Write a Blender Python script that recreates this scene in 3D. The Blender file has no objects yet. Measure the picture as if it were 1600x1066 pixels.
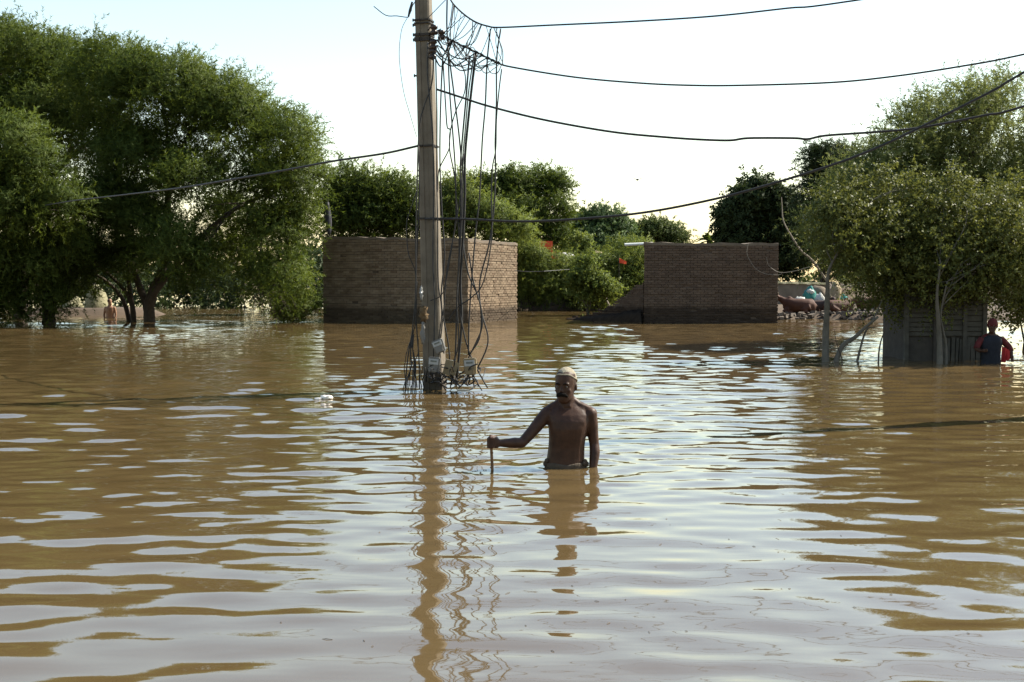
import bpy, bmesh, math, random
import numpy as np
from mathutils import Vector, Matrix, noise as mnoise

sc = bpy.context.scene
COL = sc.collection
R = math.radians

# ------------------------------------------------------------------ camera
F = 1900.0                     # focal length in photo pixels (1600 wide)
CAM_H = 1.38                   # above the flood water (z = 0)
PITCH = math.atan(93.0 / F)
cam_data = bpy.data.cameras.new('camera')
cam = bpy.data.objects.new('camera', cam_data)
COL.objects.link(cam)
cam.location = (0, 0, CAM_H)
cam.rotation_euler = (math.pi / 2 - PITCH, 0, 0)
cam_data.sensor_width = 36.0
cam_data.lens = F / 1600 * 36
cam_data.clip_start = 0.05
cam_data.clip_end = 6000
sc.camera = cam

# ------------------------------------------------------------------ sky, sun, exposure
SUN_AZ = R(68)                 # clockwise from +Y (straight ahead) to the right
SUN_EL = R(43)
world = bpy.data.worlds.new('World')
sc.world = world
world.use_nodes = True
wn = world.node_tree
wn.nodes.clear()
sky = wn.nodes.new('ShaderNodeTexSky')
sky.sky_type = 'NISHITA'
sky.sun_disc = False
sky.sun_elevation = SUN_EL
sky.sun_rotation = SUN_AZ
sky.altitude = 0
sky.air_density = 1.45
sky.dust_density = 0.6
sky.ozone_density = 0.0
bg = wn.nodes.new('ShaderNodeBackground')
bg.inputs['Strength'].default_value = 0.097
wo = wn.nodes.new('ShaderNodeOutputWorld')
wn.links.new(sky.outputs[0], bg.inputs[0])
wn.links.new(bg.outputs[0], wo.inputs[0])

sd = bpy.data.lights.new('sun', 'SUN')
sd.energy = 5.0
sd.angle = R(0.55)
sd.color = (1.0, 0.93, 0.80)
sun = bpy.data.objects.new('sun', sd)
COL.objects.link(sun)
sdir = Vector((math.sin(SUN_AZ) * math.cos(SUN_EL), math.cos(SUN_AZ) * math.cos(SUN_EL), math.sin(SUN_EL)))
sun.rotation_euler = sdir.to_track_quat('Z', 'Y').to_euler()
sun.location = (30, 10, 40)

vs = sc.view_settings
vs.view_transform = 'Standard'
vs.look = 'None'
vs.exposure = 1.3
vs.gamma = 1.0
vs.use_curve_mapping = False
sc.render.engine = 'CYCLES'
sc.cycles.use_denoising = True
sc.cycles.max_bounces = 6
sc.cycles.diffuse_bounces = 3
sc.cycles.glossy_bounces = 3
sc.cycles.transmission_bounces = 4
sc.cycles.transparent_max_bounces = 4
sc.cycles.caustics_reflective = False
sc.cycles.caustics_refractive = False

# ------------------------------------------------------------------ helpers
CP, SP = math.cos(PITCH), math.sin(PITCH)


def ray(px, py):
    a, b = (px - 800) / F, -(py - 533) / F
    return Vector((a, CP + b * SP, -SP + b * CP))


def P(px, py, Y):
    """world point seen at photo pixel px,py standing Y metres ahead"""
    d = ray(px, py)
    t = Y / d.y
    return Vector((d.x * t, Y, CAM_H + d.z * t))


def G(px, py):
    """point of the water surface seen at a pixel"""
    d = ray(px, py)
    t = -CAM_H / d.z
    return Vector((d.x * t, d.y * t, 0))


def scale_at(Y):
    return F / Y


def tag(o, label=None, cat=None, group=None, kind=None):
    if label: o['label'] = label
    if cat: o['category'] = cat
    if group: o['group'] = group
    if kind: o['kind'] = kind
    return o


def empty(name, loc, label=None, cat=None, group=None, rz=0.0):
    o = bpy.data.objects.new(name, None)
    o.empty_display_size = 0.2
    o.location = loc
    o.rotation_euler = (0, 0, rz)
    COL.objects.link(o)
    bpy.context.view_layer.update()
    return tag(o, label, cat, group)


def link(name, me, mat=None, parent=None, loc=None, world_verts=False):
    o = bpy.data.objects.new(name, me)
    COL.objects.link(o)
    if mat is not None and len(me.materials) == 0:
        me.materials.append(mat)
    if parent is not None:
        o.parent = parent
        if world_verts:                       # vertices are in world space: undo the parent's own transform
            o.matrix_parent_inverse = WM(parent).inverted()
    if loc is not None:
        o.location = loc
    return o


def WM(o):
    m = Matrix.LocRotScale(o.location, o.rotation_euler, o.scale)
    if o.parent is not None:
        return WM(o.parent) @ o.matrix_parent_inverse @ m
    return m


def mesh_np(name, V, Fc, smooth=False, attr=None):
    """V (n,3) ; Fc (m,k) all faces the same size"""
    V = np.asarray(V, dtype=np.float32); Fc = np.asarray(Fc, dtype=np.int32)
    me = bpy.data.meshes.new(name)
    me.vertices.add(len(V)); me.vertices.foreach_set('co', V.ravel())
    m, k = Fc.shape
    me.loops.add(m * k); me.loops.foreach_set('vertex_index', Fc.ravel())
    me.polygons.add(m)
    me.polygons.foreach_set('loop_start', np.arange(0, m * k, k, dtype=np.int32))
    me.polygons.foreach_set('loop_total', np.full(m, k, dtype=np.int32))
    if smooth:
        me.polygons.foreach_set('use_smooth', np.ones(m, dtype=bool))
    if attr is not None:
        a = me.attributes.new('tone', 'FLOAT', 'FACE')
        a.data.foreach_set('value', np.asarray(attr, dtype=np.float32))
    me.update(calc_edges=True)
    return me


class MB:
    """collects shapes, then builds one mesh"""
    def __init__(self):
        self.v = []; self.f = []

    def add(self, verts, faces):
        o = len(self.v)
        self.v += [tuple(x) for x in verts]
        self.f += [tuple(i + o for i in f) for f in faces]
        return self

    def box(self, c, s, M=None, taper=1.0):
        hx, hy, hz = s[0] / 2, s[1] / 2, s[2] / 2
        vs_ = []
        for z, k in ((-hz, 1.0), (hz, taper)):
            for x, y in ((-hx, -hy), (hx, -hy), (hx, hy), (-hx, hy)):
                p = Vector((x * k, y * k, z))
                if M is not None: p = M @ p
                vs_.append(p + Vector(c))
        return self.add(vs_, [(3, 2, 1, 0), (4, 5, 6, 7), (0, 1, 5, 4), (1, 2, 6, 5), (2, 3, 7, 6), (3, 0, 4, 7)])

    def tube(self, pts, rad, n=6, cap=True):
        pts = [Vector(p) for p in pts]
        k = len(pts)
        rad = [rad] * k if not hasattr(rad, '__len__') else rad
        vs_, fs = [], []
        nrm = None
        for i, p in enumerate(pts):
            t = (pts[min(i + 1, k - 1)] - pts[max(i - 1, 0)])
            if t.length < 1e-9: t = Vector((0, 0, 1))
            t.normalize()
            if nrm is None:
                nrm = t.cross(Vector((0.13, 1, 0.21)))
                if nrm.length < 1e-3: nrm = t.cross(Vector((1, 0, 0)))
            nrm = (nrm - t * nrm.dot(t)).normalized()
            bi = t.cross(nrm)
            for j in range(n):
                a = 2 * math.pi * j / n
                r = rad[i]
                ra, rb = r if hasattr(r, '__len__') else (r, r)
                vs_.append(p + nrm * (math.cos(a) * ra) + bi * (math.sin(a) * rb))
        for i in range(k - 1):
            for j in range(n):
                a, b = i * n + j, i * n + (j + 1) % n
                fs.append((a, b, b + n, a + n))
        if cap:
            fs.append(tuple(range(n - 1, -1, -1)))
            fs.append(tuple((k - 1) * n + j for j in range(n)))
        return self.add(vs_, fs)

    def loft(self, rings):
        """rings: lists of equally many points, capped at both ends"""
        n = len(rings[0]); vs_ = [p for r in rings for p in r]; fs = []
        for i in range(len(rings) - 1):
            for j in range(n):
                a, b = i * n + j, i * n + (j + 1) % n
                fs.append((a, b, b + n, a + n))
        fs.append(tuple(range(n - 1, -1, -1)))
        fs.append(tuple((len(rings) - 1) * n + j for j in range(n)))
        return self.add(vs_, fs)

    def ball(self, c, r, n=10, m=7, M=None):
        r = (r, r, r) if not hasattr(r, '__len__') else r
        vs_ = []; fs = []
        for i in range(m + 1):
            ph = math.pi * i / m
            for j in range(n):
                th = 2 * math.pi * j / n
                p = Vector((math.sin(ph) * math.cos(th) * r[0], math.sin(ph) * math.sin(th) * r[1], math.cos(ph) * r[2]))
                if M is not None: p = M @ p
                vs_.append(p + Vector(c))
        for i in range(m):
            for j in range(n):
                a, b = i * n + j, i * n + (j + 1) % n
                fs.append((a, a + n, b + n, b))
        return self.add(vs_, fs)

    def mesh(self, name, smooth=False):
        me = bpy.data.meshes.new(name)
        me.from_pydata(self.v, [], self.f)
        if smooth:
            me.polygons.foreach_set('use_smooth', np.ones(len(me.polygons), dtype=bool))
        me.update()
        return me

    def build(self, name, mat, parent=None, smooth=False, world_verts=True):
        me = self.mesh(name, smooth)
        return link(name, me, mat, parent, None, world_verts)


def spline(pts, n=6):
    """Catmull-Rom through pts"""
    pts = [Vector(p) for p in pts]
    if len(pts) < 3:
        return pts
    out = []
    q = [pts[0] * 2 - pts[1]] + pts + [pts[-1] * 2 - pts[-2]]
    for i in range(1, len(q) - 2):
        p0, p1, p2, p3 = q[i - 1], q[i], q[i + 1], q[i + 2]
        for s in range(n):
            t = s / n
            out.append(0.5 * ((2 * p1) + (p2 - p0) * t + (2 * p0 - 5 * p1 + 4 * p2 - p3) * t * t + (3 * p1 - p0 - 3 * p2 + p3) * t ** 3))
    out.append(pts[-1])
    return out


def lerp(a, b, t):
    return a + (b - a) * t


# ------------------------------------------------------------------ materials
def new_mat(name):
    m = bpy.data.materials.new(name)
    m.use_nodes = True
    nt = m.node_tree
    b = nt.nodes['Principled BSDF']
    return m, nt, b


def nd(nt, kind, **kw):
    n = nt.nodes.new(kind)
    for k, v in kw.items():
        if k in n.inputs:
            n.inputs[k].default_value = v
        else:
            setattr(n, k, v)
    return n


def mat_plain(name, c1, c2, scale=6.0, rough=0.8, bump=0.3, spec=0.3, detail=6, coord='Object', metallic=0.0):
    m, nt, b = new_mat(name)
    tc = nt.nodes.new('ShaderNodeTexCoord')
    nz = nd(nt, 'ShaderNodeTexNoise', Scale=scale, Detail=detail, Roughness=0.65)
    rp = nt.nodes.new('ShaderNodeValToRGB')
    rp.color_ramp.elements[0].position = 0.3; rp.color_ramp.elements[0].color = (*c1, 1)
    rp.color_ramp.elements[1].position = 0.7; rp.color_ramp.elements[1].color = (*c2, 1)
    bp = nd(nt, 'ShaderNodeBump', Strength=bump, Distance=0.02)
    nt.links.new(tc.outputs[coord], nz.inputs['Vector'])
    nt.links.new(nz.outputs['Fac'], rp.inputs[0])
    nt.links.new(rp.outputs[0], b.inputs['Base Color'])
    nt.links.new(nz.outputs['Fac'], bp.inputs['Height'])
    nt.links.new(bp.outputs[0], b.inputs['Normal'])
    b.inputs['Roughness'].default_value = rough
    b.inputs['Specular IOR Level'].default_value = spec
    b.inputs['Metallic'].default_value = metallic
    return m


def mat_leaf(name, c1, c2, trans=0.35, rough=0.6, spec=0.12):
    """leaf colour varies from spray to spray (attribute tone)"""
    m, nt, b = new_mat(name)
    at = nd(nt, 'ShaderNodeAttribute', attribute_name='tone')
    rp = nt.nodes.new('ShaderNodeValToRGB')
    rp.color_ramp.elements[0].position = 0.0; rp.color_ramp.elements[0].color = (*c1, 1)
    rp.color_ramp.elements[1].position = 1.0; rp.color_ramp.elements[1].color = (*c2, 1)
    nt.links.new(at.outputs['Fac'], rp.inputs[0])
    nt.links.new(rp.outputs[0], b.inputs['Base Color'])
    b.inputs['Roughness'].default_value = rough
    b.inputs['Specular IOR Level'].default_value = spec
    tr = nt.nodes.new('ShaderNodeBsdfTranslucent')
    hs = nd(nt, 'ShaderNodeHueSaturation', Hue=0.485, Saturation=1.1, Value=1.25)
    nt.links.new(rp.outputs[0], hs.inputs['Color'])
    nt.links.new(hs.outputs[0], tr.inputs['Color'])
    mx = nd(nt, 'ShaderNodeMixShader', Fac=trans)
    nt.links.new(b.outputs[0], mx.inputs[1]); nt.links.new(tr.outputs[0], mx.inputs[2])
    nt.links.new(mx.outputs[0], nt.nodes['Material Output'].inputs[0])
    return m


def mat_brick(name, cols, wet_z=0.46, wet=0.42):
    """tone per brick; the lowest courses are soaked and stained by the flood"""
    m, nt, b = new_mat(name)
    geo = nt.nodes.new('ShaderNodeNewGeometry')
    oi = nt.nodes.new('ShaderNodeObjectInfo')
    ad = nd(nt, 'ShaderNodeMath', operation='ADD')
    fr = nd(nt, 'ShaderNodeMath', operation='FRACT')
    nt.links.new(geo.outputs['Random Per Island'], ad.inputs[0]); nt.links.new(oi.outputs['Random'], ad.inputs[1])
    nt.links.new(ad.outputs[0], fr.inputs[0])
    rp = nt.nodes.new('ShaderNodeValToRGB')
    els = rp.color_ramp.elements
    while len(els) < len(cols): els.new(0.5)
    for i, c in enumerate(cols):
        els[i].position = i / (len(cols) - 1); els[i].color = (*c, 1)
    nt.links.new(fr.outputs[0], rp.inputs[0])
    nz = nd(nt, 'ShaderNodeTexNoise', Scale=2.2, Detail=8, Roughness=0.7)
    nt.links.new(geo.outputs['Position'], nz.inputs['Vector'])
    mr = nd(nt, 'ShaderNodeMapRange', **{'From Min': 0.3, 'From Max': 0.7, 'To Min': 0.72, 'To Max': 1.2})
    nt.links.new(nz.outputs['Fac'], mr.inputs['Value'])
    mu = nd(nt, 'ShaderNodeMix', data_type='RGBA', blend_type='MULTIPLY'); mu.inputs[0].default_value = 1
    nt.links.new(rp.outputs[0], mu.inputs[6]); nt.links.new(mr.outputs[0], mu.inputs[7])
    # soaked band with an uneven upper edge
    sx = nt.nodes.new('ShaderNodeSeparateXYZ'); nt.links.new(geo.outputs['Position'], sx.inputs[0])
    nz2 = nd(nt, 'ShaderNodeTexNoise', Scale=1.1, Detail=4)
    nt.links.new(geo.outputs['Position'], nz2.inputs['Vector'])
    wob = nd(nt, 'ShaderNodeMath', operation='MULTIPLY_ADD'); wob.inputs[1].default_value = 0.14
    nt.links.new(nz2.outputs['Fac'], wob.inputs[0]); nt.links.new(sx.outputs['Z'], wob.inputs[2])
    ws = nd(nt, 'ShaderNodeMapRange', **{'From Min': wet_z + 0.03, 'From Max': wet_z + 0.14, 'To Min': wet, 'To Max': 1.0})
    nt.links.new(wob.outputs[0], ws.inputs['Value'])
    mu2 = nd(nt, 'ShaderNodeMix', data_type='RGBA', blend_type='MULTIPLY'); mu2.inputs[0].default_value = 1
    nt.links.new(mu.outputs[2], mu2.inputs[6]); nt.links.new(ws.outputs[0], mu2.inputs[7])
    nt.links.new(mu2.outputs[2], b.inputs['Base Color'])
    nz3 = nd(nt, 'ShaderNodeTexNoise', Scale=40, Detail=4)
    nt.links.new(geo.outputs['Position'], nz3.inputs['Vector'])
    bp = nd(nt, 'ShaderNodeBump', Strength=0.4, Distance=0.01)
    nt.links.new(nz3.outputs['Fac'], bp.inputs['Height']); nt.links.new(bp.outputs[0], b.inputs['Normal'])
    b.inputs['Roughness'].default_value = 0.9
    b.inputs['Specular IOR Level'].default_value = 0.15
    return m


def mat_water():
    m, nt, b = new_mat('muddy_water')
    geo = nt.nodes.new('ShaderNodeNewGeometry')
    nz = nd(nt, 'ShaderNodeTexNoise', Scale=0.22, Detail=5, Roughness=0.6)
    nt.links.new(geo.outputs['Position'], nz.inputs['Vector'])
    rp = nt.nodes.new('ShaderNodeValToRGB')
    rp.color_ramp.elements[0].position = 0.3; rp.color_ramp.elements[0].color = (0.080, 0.053, 0.022, 1)
    rp.color_ramp.elements[1].position = 0.7; rp.color_ramp.elements[1].color = (0.094, 0.063, 0.027, 1)
    nt.links.new(nz.outputs['Fac'], rp.inputs[0])
    nt.links.new(rp.outputs[0], b.inputs['Base Color'])
    b.inputs['Roughness'].default_value = 0.03
    b.inputs['IOR'].default_value = 1.95
    # fine ripples below the size of the mesh waves, crests across the view
    mp = nd(nt, 'ShaderNodeMapping'); mp.inputs['Scale'].default_value = (2.2, 5.5, 1); mp.inputs['Rotation'].default_value = (0, 0, 0.12)
    nt.links.new(geo.outputs['Position'], mp.inputs[0])
    n2 = nd(nt, 'ShaderNodeTexNoise', Scale=1.0, Detail=2.0, Roughness=0.45)
    nt.links.new(mp.outputs[0], n2.inputs['Vector'])
    n3 = nd(nt, 'ShaderNodeTexNoise', Scale=0.35, Detail=3.0)       # ruffled and calm patches
    nt.links.new(geo.outputs['Position'], n3.inputs['Vector'])
    gm = nd(nt, 'ShaderNodeMapRange', **{'From Min': 0.38, 'From Max': 0.66, 'To Min': 0.15, 'To Max': 1.0})
    nt.links.new(n3.outputs['Fac'], gm.inputs['Value'])
    mm = nd(nt, 'ShaderNodeMath', operation='MULTIPLY')
    nt.links.new(n2.outputs['Fac'], mm.inputs[0]); nt.links.new(gm.outputs[0], mm.inputs[1])
    bp = nd(nt, 'ShaderNodeBump', Strength=0.5, Distance=0.012)
    nt.links.new(mm.outputs[0], bp.inputs['Height']); nt.links.new(bp.outputs[0], b.inputs['Normal'])
    return m


M = {}
M['water'] = mat_water()
M['mud'] = mat_plain('mud', (0.055, 0.038, 0.024), (0.105, 0.074, 0.047), 1.6, 0.9, 0.6, coord='Object')
M['wet_mud'] = mat_plain('wet_mud', (0.016, 0.012, 0.009), (0.036, 0.027, 0.019), 5, 0.95, 0.8, spec=0.03)
M['rubble'] = mat_plain('rubble', (0.06, 0.046, 0.034), (0.17, 0.14, 0.11), 5, 0.95, 0.6)
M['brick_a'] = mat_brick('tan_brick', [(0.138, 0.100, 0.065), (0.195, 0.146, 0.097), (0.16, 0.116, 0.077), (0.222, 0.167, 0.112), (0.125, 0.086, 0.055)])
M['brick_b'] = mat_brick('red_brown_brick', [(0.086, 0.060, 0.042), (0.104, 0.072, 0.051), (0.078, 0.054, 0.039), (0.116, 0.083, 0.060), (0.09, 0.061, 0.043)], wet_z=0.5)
M['mortar'] = mat_plain('mud_mortar', (0.06, 0.044, 0.032), (0.09, 0.066, 0.048), 9, 0.95, 0.4)
M['mudplaster'] = mat_plain('mud_plaster', (0.11, 0.086, 0.063), (0.17, 0.135, 0.1), 2.5, 0.95, 0.5)
M['concrete'] = mat_plain('pole_concrete', (0.105, 0.088, 0.066), (0.185, 0.157, 0.118), 3.5, 0.85, 0.5, coord='Object')
def wet_foot(m, z0, z1, k):
    nt = m.node_tree; b = nt.nodes['Principled BSDF']; src = b.inputs['Base Color'].links[0].from_socket
    geo = nt.nodes.new('ShaderNodeNewGeometry'); sx = nt.nodes.new('ShaderNodeSeparateXYZ'); nt.links.new(geo.outputs['Position'], sx.inputs[0])
    mr = nd(nt, 'ShaderNodeMapRange', **{'From Min': z0, 'From Max': z1, 'To Min': k, 'To Max': 1.0}); nt.links.new(sx.outputs['Z'], mr.inputs['Value'])
    mu = nd(nt, 'ShaderNodeMix', data_type='RGBA', blend_type='MULTIPLY'); mu.inputs[0].default_value = 1
    nt.links.new(src, mu.inputs[6]); nt.links.new(mr.outputs[0], mu.inputs[7]); nt.links.new(mu.outputs[2], b.inputs['Base Color'])


wet_foot(M['concrete'], 0.10, 0.24, 0.45)
M['wire'] = mat_plain('black_wire', (0.012, 0.012, 0.012), (0.03, 0.028, 0.026), 8, 0.6, 0.1)
M['wire_grey'] = mat_plain('weathered_wire', (0.05, 0.047, 0.043), (0.09, 0.085, 0.08), 8, 0.7, 0.1)
M['pale_hose'] = mat_plain('pale_cord', (0.12, 0.105, 0.085), (0.18, 0.155, 0.125), 8, 0.7, 0.1)
M['iron'] = mat_plain('dark_iron', (0.02, 0.018, 0.016), (0.05, 0.04, 0.032), 12, 0.6, 0.3, metallic=0.3)
M['porcelain'] = mat_plain('brown_insulator', (0.025, 0.016, 0.012), (0.05, 0.03, 0.02), 12, 0.3, 0.05)
M['meter_grey'] = mat_plain('meter_plastic', (0.11, 0.105, 0.095), (0.17, 0.16, 0.145), 14, 0.5, 0.1)
M['meter_yellow'] = mat_plain('aged_meter_plastic', (0.13, 0.1, 0.055), (0.21, 0.165, 0.095), 10, 0.4, 0.1)
M['meter_label'] = mat_plain('white_label', (0.24, 0.245, 0.24), (0.32, 0.325, 0.315), 14, 0.5, 0.02)
M['meter_glass'] = mat_plain('meter_window', (0.08, 0.09, 0.09), (0.12, 0.13, 0.12), 14, 0.15, 0.02)
M['plastic'] = mat_plain('thin_plastic', (0.14, 0.14, 0.135), (0.3, 0.3, 0.285), 14, 0.3, 0.5)
M['jute'] = mat_plain('brown_sacking', (0.07, 0.045, 0.022), (0.13, 0.085, 0.042), 16, 0.9, 0.6)
M['bark'] = mat_plain('dark_bark', (0.035, 0.027, 0.02), (0.075, 0.058, 0.042), 9, 0.95, 0.8)
M['bark_pale'] = mat_plain('pale_bark', (0.068, 0.06, 0.046), (0.12, 0.106, 0.08), 9, 0.9, 0.6)
M['dry_twig'] = mat_plain('bleached_twig', (0.17, 0.145, 0.11), (0.27, 0.235, 0.185), 12, 0.9, 0.3)
M['leaf_mesquite'] = mat_leaf('mesquite_leaf', (0.034, 0.056, 0.011), (0.096, 0.126, 0.024), 0.42)
M['leaf_yellow'] = mat_leaf('light_feathery_leaf', (0.072, 0.104, 0.022), (0.15, 0.18, 0.044), 0.4)
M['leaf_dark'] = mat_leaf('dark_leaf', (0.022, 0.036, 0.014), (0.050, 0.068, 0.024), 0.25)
M['leaf_bluish'] = mat_leaf('deep_green_leaf', (0.032, 0.062, 0.022), (0.08, 0.12, 0.04), 0.3)
M['leaf_glossy'] = mat_leaf('glossy_olive_leaf', (0.062, 0.074, 0.019), (0.135, 0.148, 0.04), 0.35, rough=0.5, spec=0.13)
M['leaf_hazy'] = mat_leaf('hazed_feathery_leaf', (0.085, 0.114, 0.034), (0.175, 0.198, 0.066), 0.45)  # feathery leaf, its colour paled to stand in for backlit haze
M['leaf_far'] = mat_leaf('far_leaf', (0.035, 0.055, 0.016), (0.085, 0.11, 0.03), 0.3)
M['straw'] = mat_plain('pale_straw', (0.13, 0.12, 0.065), (0.26, 0.24, 0.145), 12, 0.95, 0.8)
M['plank'] = mat_plain('weathered_plank', (0.045, 0.042, 0.034), (0.08, 0.074, 0.06), 7, 0.9, 0.5)
M['plank_dark'] = mat_plain('dark_plank', (0.034, 0.03, 0.025), (0.058, 0.05, 0.041), 7, 0.9, 0.5)
M['tin'] = mat_plain('rusty_tin', (0.12, 0.105, 0.09), (0.22, 0.19, 0.16), 3, 0.6, 0.3, metallic=0.2)
M['skin'] = mat_plain('wet_brown_skin', (0.027, 0.0118, 0.0065), (0.056, 0.0255, 0.0138), 13, 0.5, 0.18, spec=0.2)
M['hair'] = mat_plain('dark_hair', (0.006, 0.005, 0.0045), (0.014, 0.012, 0.01), 60, 0.85, 0.8, spec=0.05)
M['cap'] = mat_plain('cream_knit', (0.22, 0.195, 0.14), (0.32, 0.285, 0.21), 40, 0.95, 0.8)
M['eye'] = mat_plain('eye_white', (0.1, 0.09, 0.075), (0.13, 0.115, 0.1), 5, 0.3, 0.0)
M['pupil'] = mat_plain('dark_iris', (0.01, 0.007, 0.005), (0.015, 0.01, 0.008), 5, 0.2, 0.0)
M['waistcloth'] = mat_plain('wet_tan_cloth', (0.04, 0.028, 0.018), (0.075, 0.055, 0.036), 30, 0.8, 0.5)
M['stick'] = mat_plain('bamboo_stick', (0.11, 0.055, 0.025), (0.18, 0.095, 0.042), 14, 0.6, 0.3)
M['navy'] = mat_plain('navy_cotton', (0.006, 0.007, 0.011), (0.014, 0.016, 0.022), 10, 0.9, 0.4)
M['red'] = mat_plain('red_cloth', (0.05, 0.008, 0.009), (0.1, 0.013, 0.013), 9, 0.85, 0.3)
M['red_bright'] = mat_plain('bright_red_cloth', (.34, .022, .024), (.46, .04, .036), 9, .85, .3)
M['red_orange'] = mat_plain('orange_red_cloth', (0.62, 0.07, 0.025), (0.74, 0.11, 0.04), 5, 0.8, 0.2)
M['black_cloth'] = mat_plain('black_cloth', (0.02, 0.02, 0.025), (0.07, 0.068, 0.075), 6, 0.9, 0.3)
M['white_cloth'] = mat_plain('white_cloth', (0.36, 0.36, 0.33), (0.5, 0.5, 0.46), 8, 0.9, 0.4)
M['turquoise'] = mat_plain('turquoise_cloth', (0.025, 0.14, 0.12), (0.05, 0.21, 0.18), 8, 0.85, 0.3)
M['tan_cloth'] = mat_plain('tan_cloth', (0.2, 0.15, 0.09), (0.3, 0.24, 0.15), 8, 0.9, 0.4)
M['cow'] = mat_plain('reddish_hide', (0.042, 0.016, 0.009), (0.085, 0.033, 0.016), 3, 0.75, 0.3)
M['cow_dark'] = mat_plain('dark_brown_hide', (0.03, 0.015, 0.01), (0.06, 0.028, 0.017), 3, 0.75, 0.3)
M['horn'] = mat_plain('horn', (0.20, 0.16, 0.11), (0.35, 0.29, 0.21), 9, 0.5, 0.1)
M['tarp'] = mat_plain('grey_tarp', (0.34, 0.34, 0.32), (0.50, 0.50, 0.47), 3, 0.6, 0.5)
M['tank_blue'] = mat_plain('blue_grey_tank', (0.10, 0.15, 0.19), (0.17, 0.23, 0.28), 3, 0.5, 0.1)
M['white_metal'] = mat_plain('white_pipe', (0.60, 0.60, 0.56), (0.72, 0.72, 0.68), 5, 0.5, 0.1)
M['foam'] = mat_plain('dirty_foam', (0.62, 0.57, 0.50), (0.80, 0.76, 0.70), 9, 0.8, 0.6)

rng = np.random.default_rng(7)
random.seed(11)

# ------------------------------------------------------------------ setting: bed, banks, water
def smooth01(t):
    t = np.clip(t, 0, 1)
    return t * t * (3 - 2 * t)


def terrain_h(x, y):
    """flooded bed at -1 m, banks that rise out of the water"""
    h = np.full_like(x, -1.0)
    nz = 0.12 * np.sin(x * 0.9 + 1.3 * np.sin(y * 0.31)) + 0.08 * np.sin(x * 2.3 + y * 1.7)
    # bank behind the brick buildings
    edge = 57.0 + 1.2 * np.sin(x * 0.35) + 0.6 * np.sin(x * 1.1)
    t = smooth01((y - edge + 1.0) / 3.2) * smooth01((x + 9.5) / 3.0)
    h = np.maximum(h, -1.0 + t * (2.0 + nz))
    # low mud bank on the right, in front of the mud wall
    edge2 = 43.6 + 0.5 * np.sin(x * 1.3)
    t = smooth01((y - edge2 + 0.9) / 1.6) * smooth01((x - 8.2) / 1.6)
    h = np.maximum(h, -1.0 + t * (1.22 + 0.3 * smooth01((y - 47) / 4) + 0.5 * nz))
    # bank by the straw heap on the left
    t = smooth01(1.6 - np.hypot((x + 17.5) / 3.4, (y - 50.5) / 2.2))
    h = np.maximum(h, -1.0 + t * 1.3)
    # land far away
    t = smooth01((y - 372) / 8)
    h = np.maximum(h, -1.0 + t * 1.7)
    return h


def axis(spans):
    out = [spans[0][0]]
    for a, b, s in spans:
        n = max(1, int(round((b - a) / s)))
        out += list(np.linspace(a, b, n + 1)[1:])
    return np.array(out)


def grid_mesh(name, xs, ys, hf, smooth=True):
    X, Y = np.meshgrid(xs, ys)
    Z = hf(X, Y)
    V = np.stack([X, Y, Z], -1).reshape(-1, 3)
    ny, nx = X.shape
    i = (np.arange(ny - 1)[:, None] * nx + np.arange(nx - 1)[None, :]).ravel()
    Fc = np.stack([i, i + 1, i + nx + 1, i + nx], -1)
    return mesh_np(name, V, Fc, smooth)


xs = axis([(-2500, -400, 300), (-400, -60, 20), (-60, -30, 2), (-30, 40, 0.5), (40, 60, 2), (60, 400, 20), (400, 2500, 300)])
ys = axis([(-1000, -20, 140), (-20, 38, 4), (38, 66, 0.35), (66, 110, 3), (110, 360, 15), (360, 390, 3), (390, 600, 30), (600, 3000, 300)])
g = link('ground', grid_mesh('ground', xs, ys, terrain_h), M['mud'])
tag(g, kind='structure')

# ripples: many small wave trains coming towards the camera
NW = 130
wl = np.exp(rng.uniform(math.log(0.13), math.log(0.95), NW))
wd = rng.normal(0.08, 0.46, NW)                       # crests lie mostly across the view
wk = 2 * math.pi / wl
kx, ky = wk * np.sin(wd), wk * np.cos(wd)
wslope = 0.0085 * rng.uniform(0.6, 1.3, NW)
wa = wslope / wk
wp = rng.uniform(0, 2 * math.pi, NW)
band = np.where(wl > 0.42, 0, np.where(wl > 0.24, 1, 2))
MAN = G(893, 729)


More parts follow.
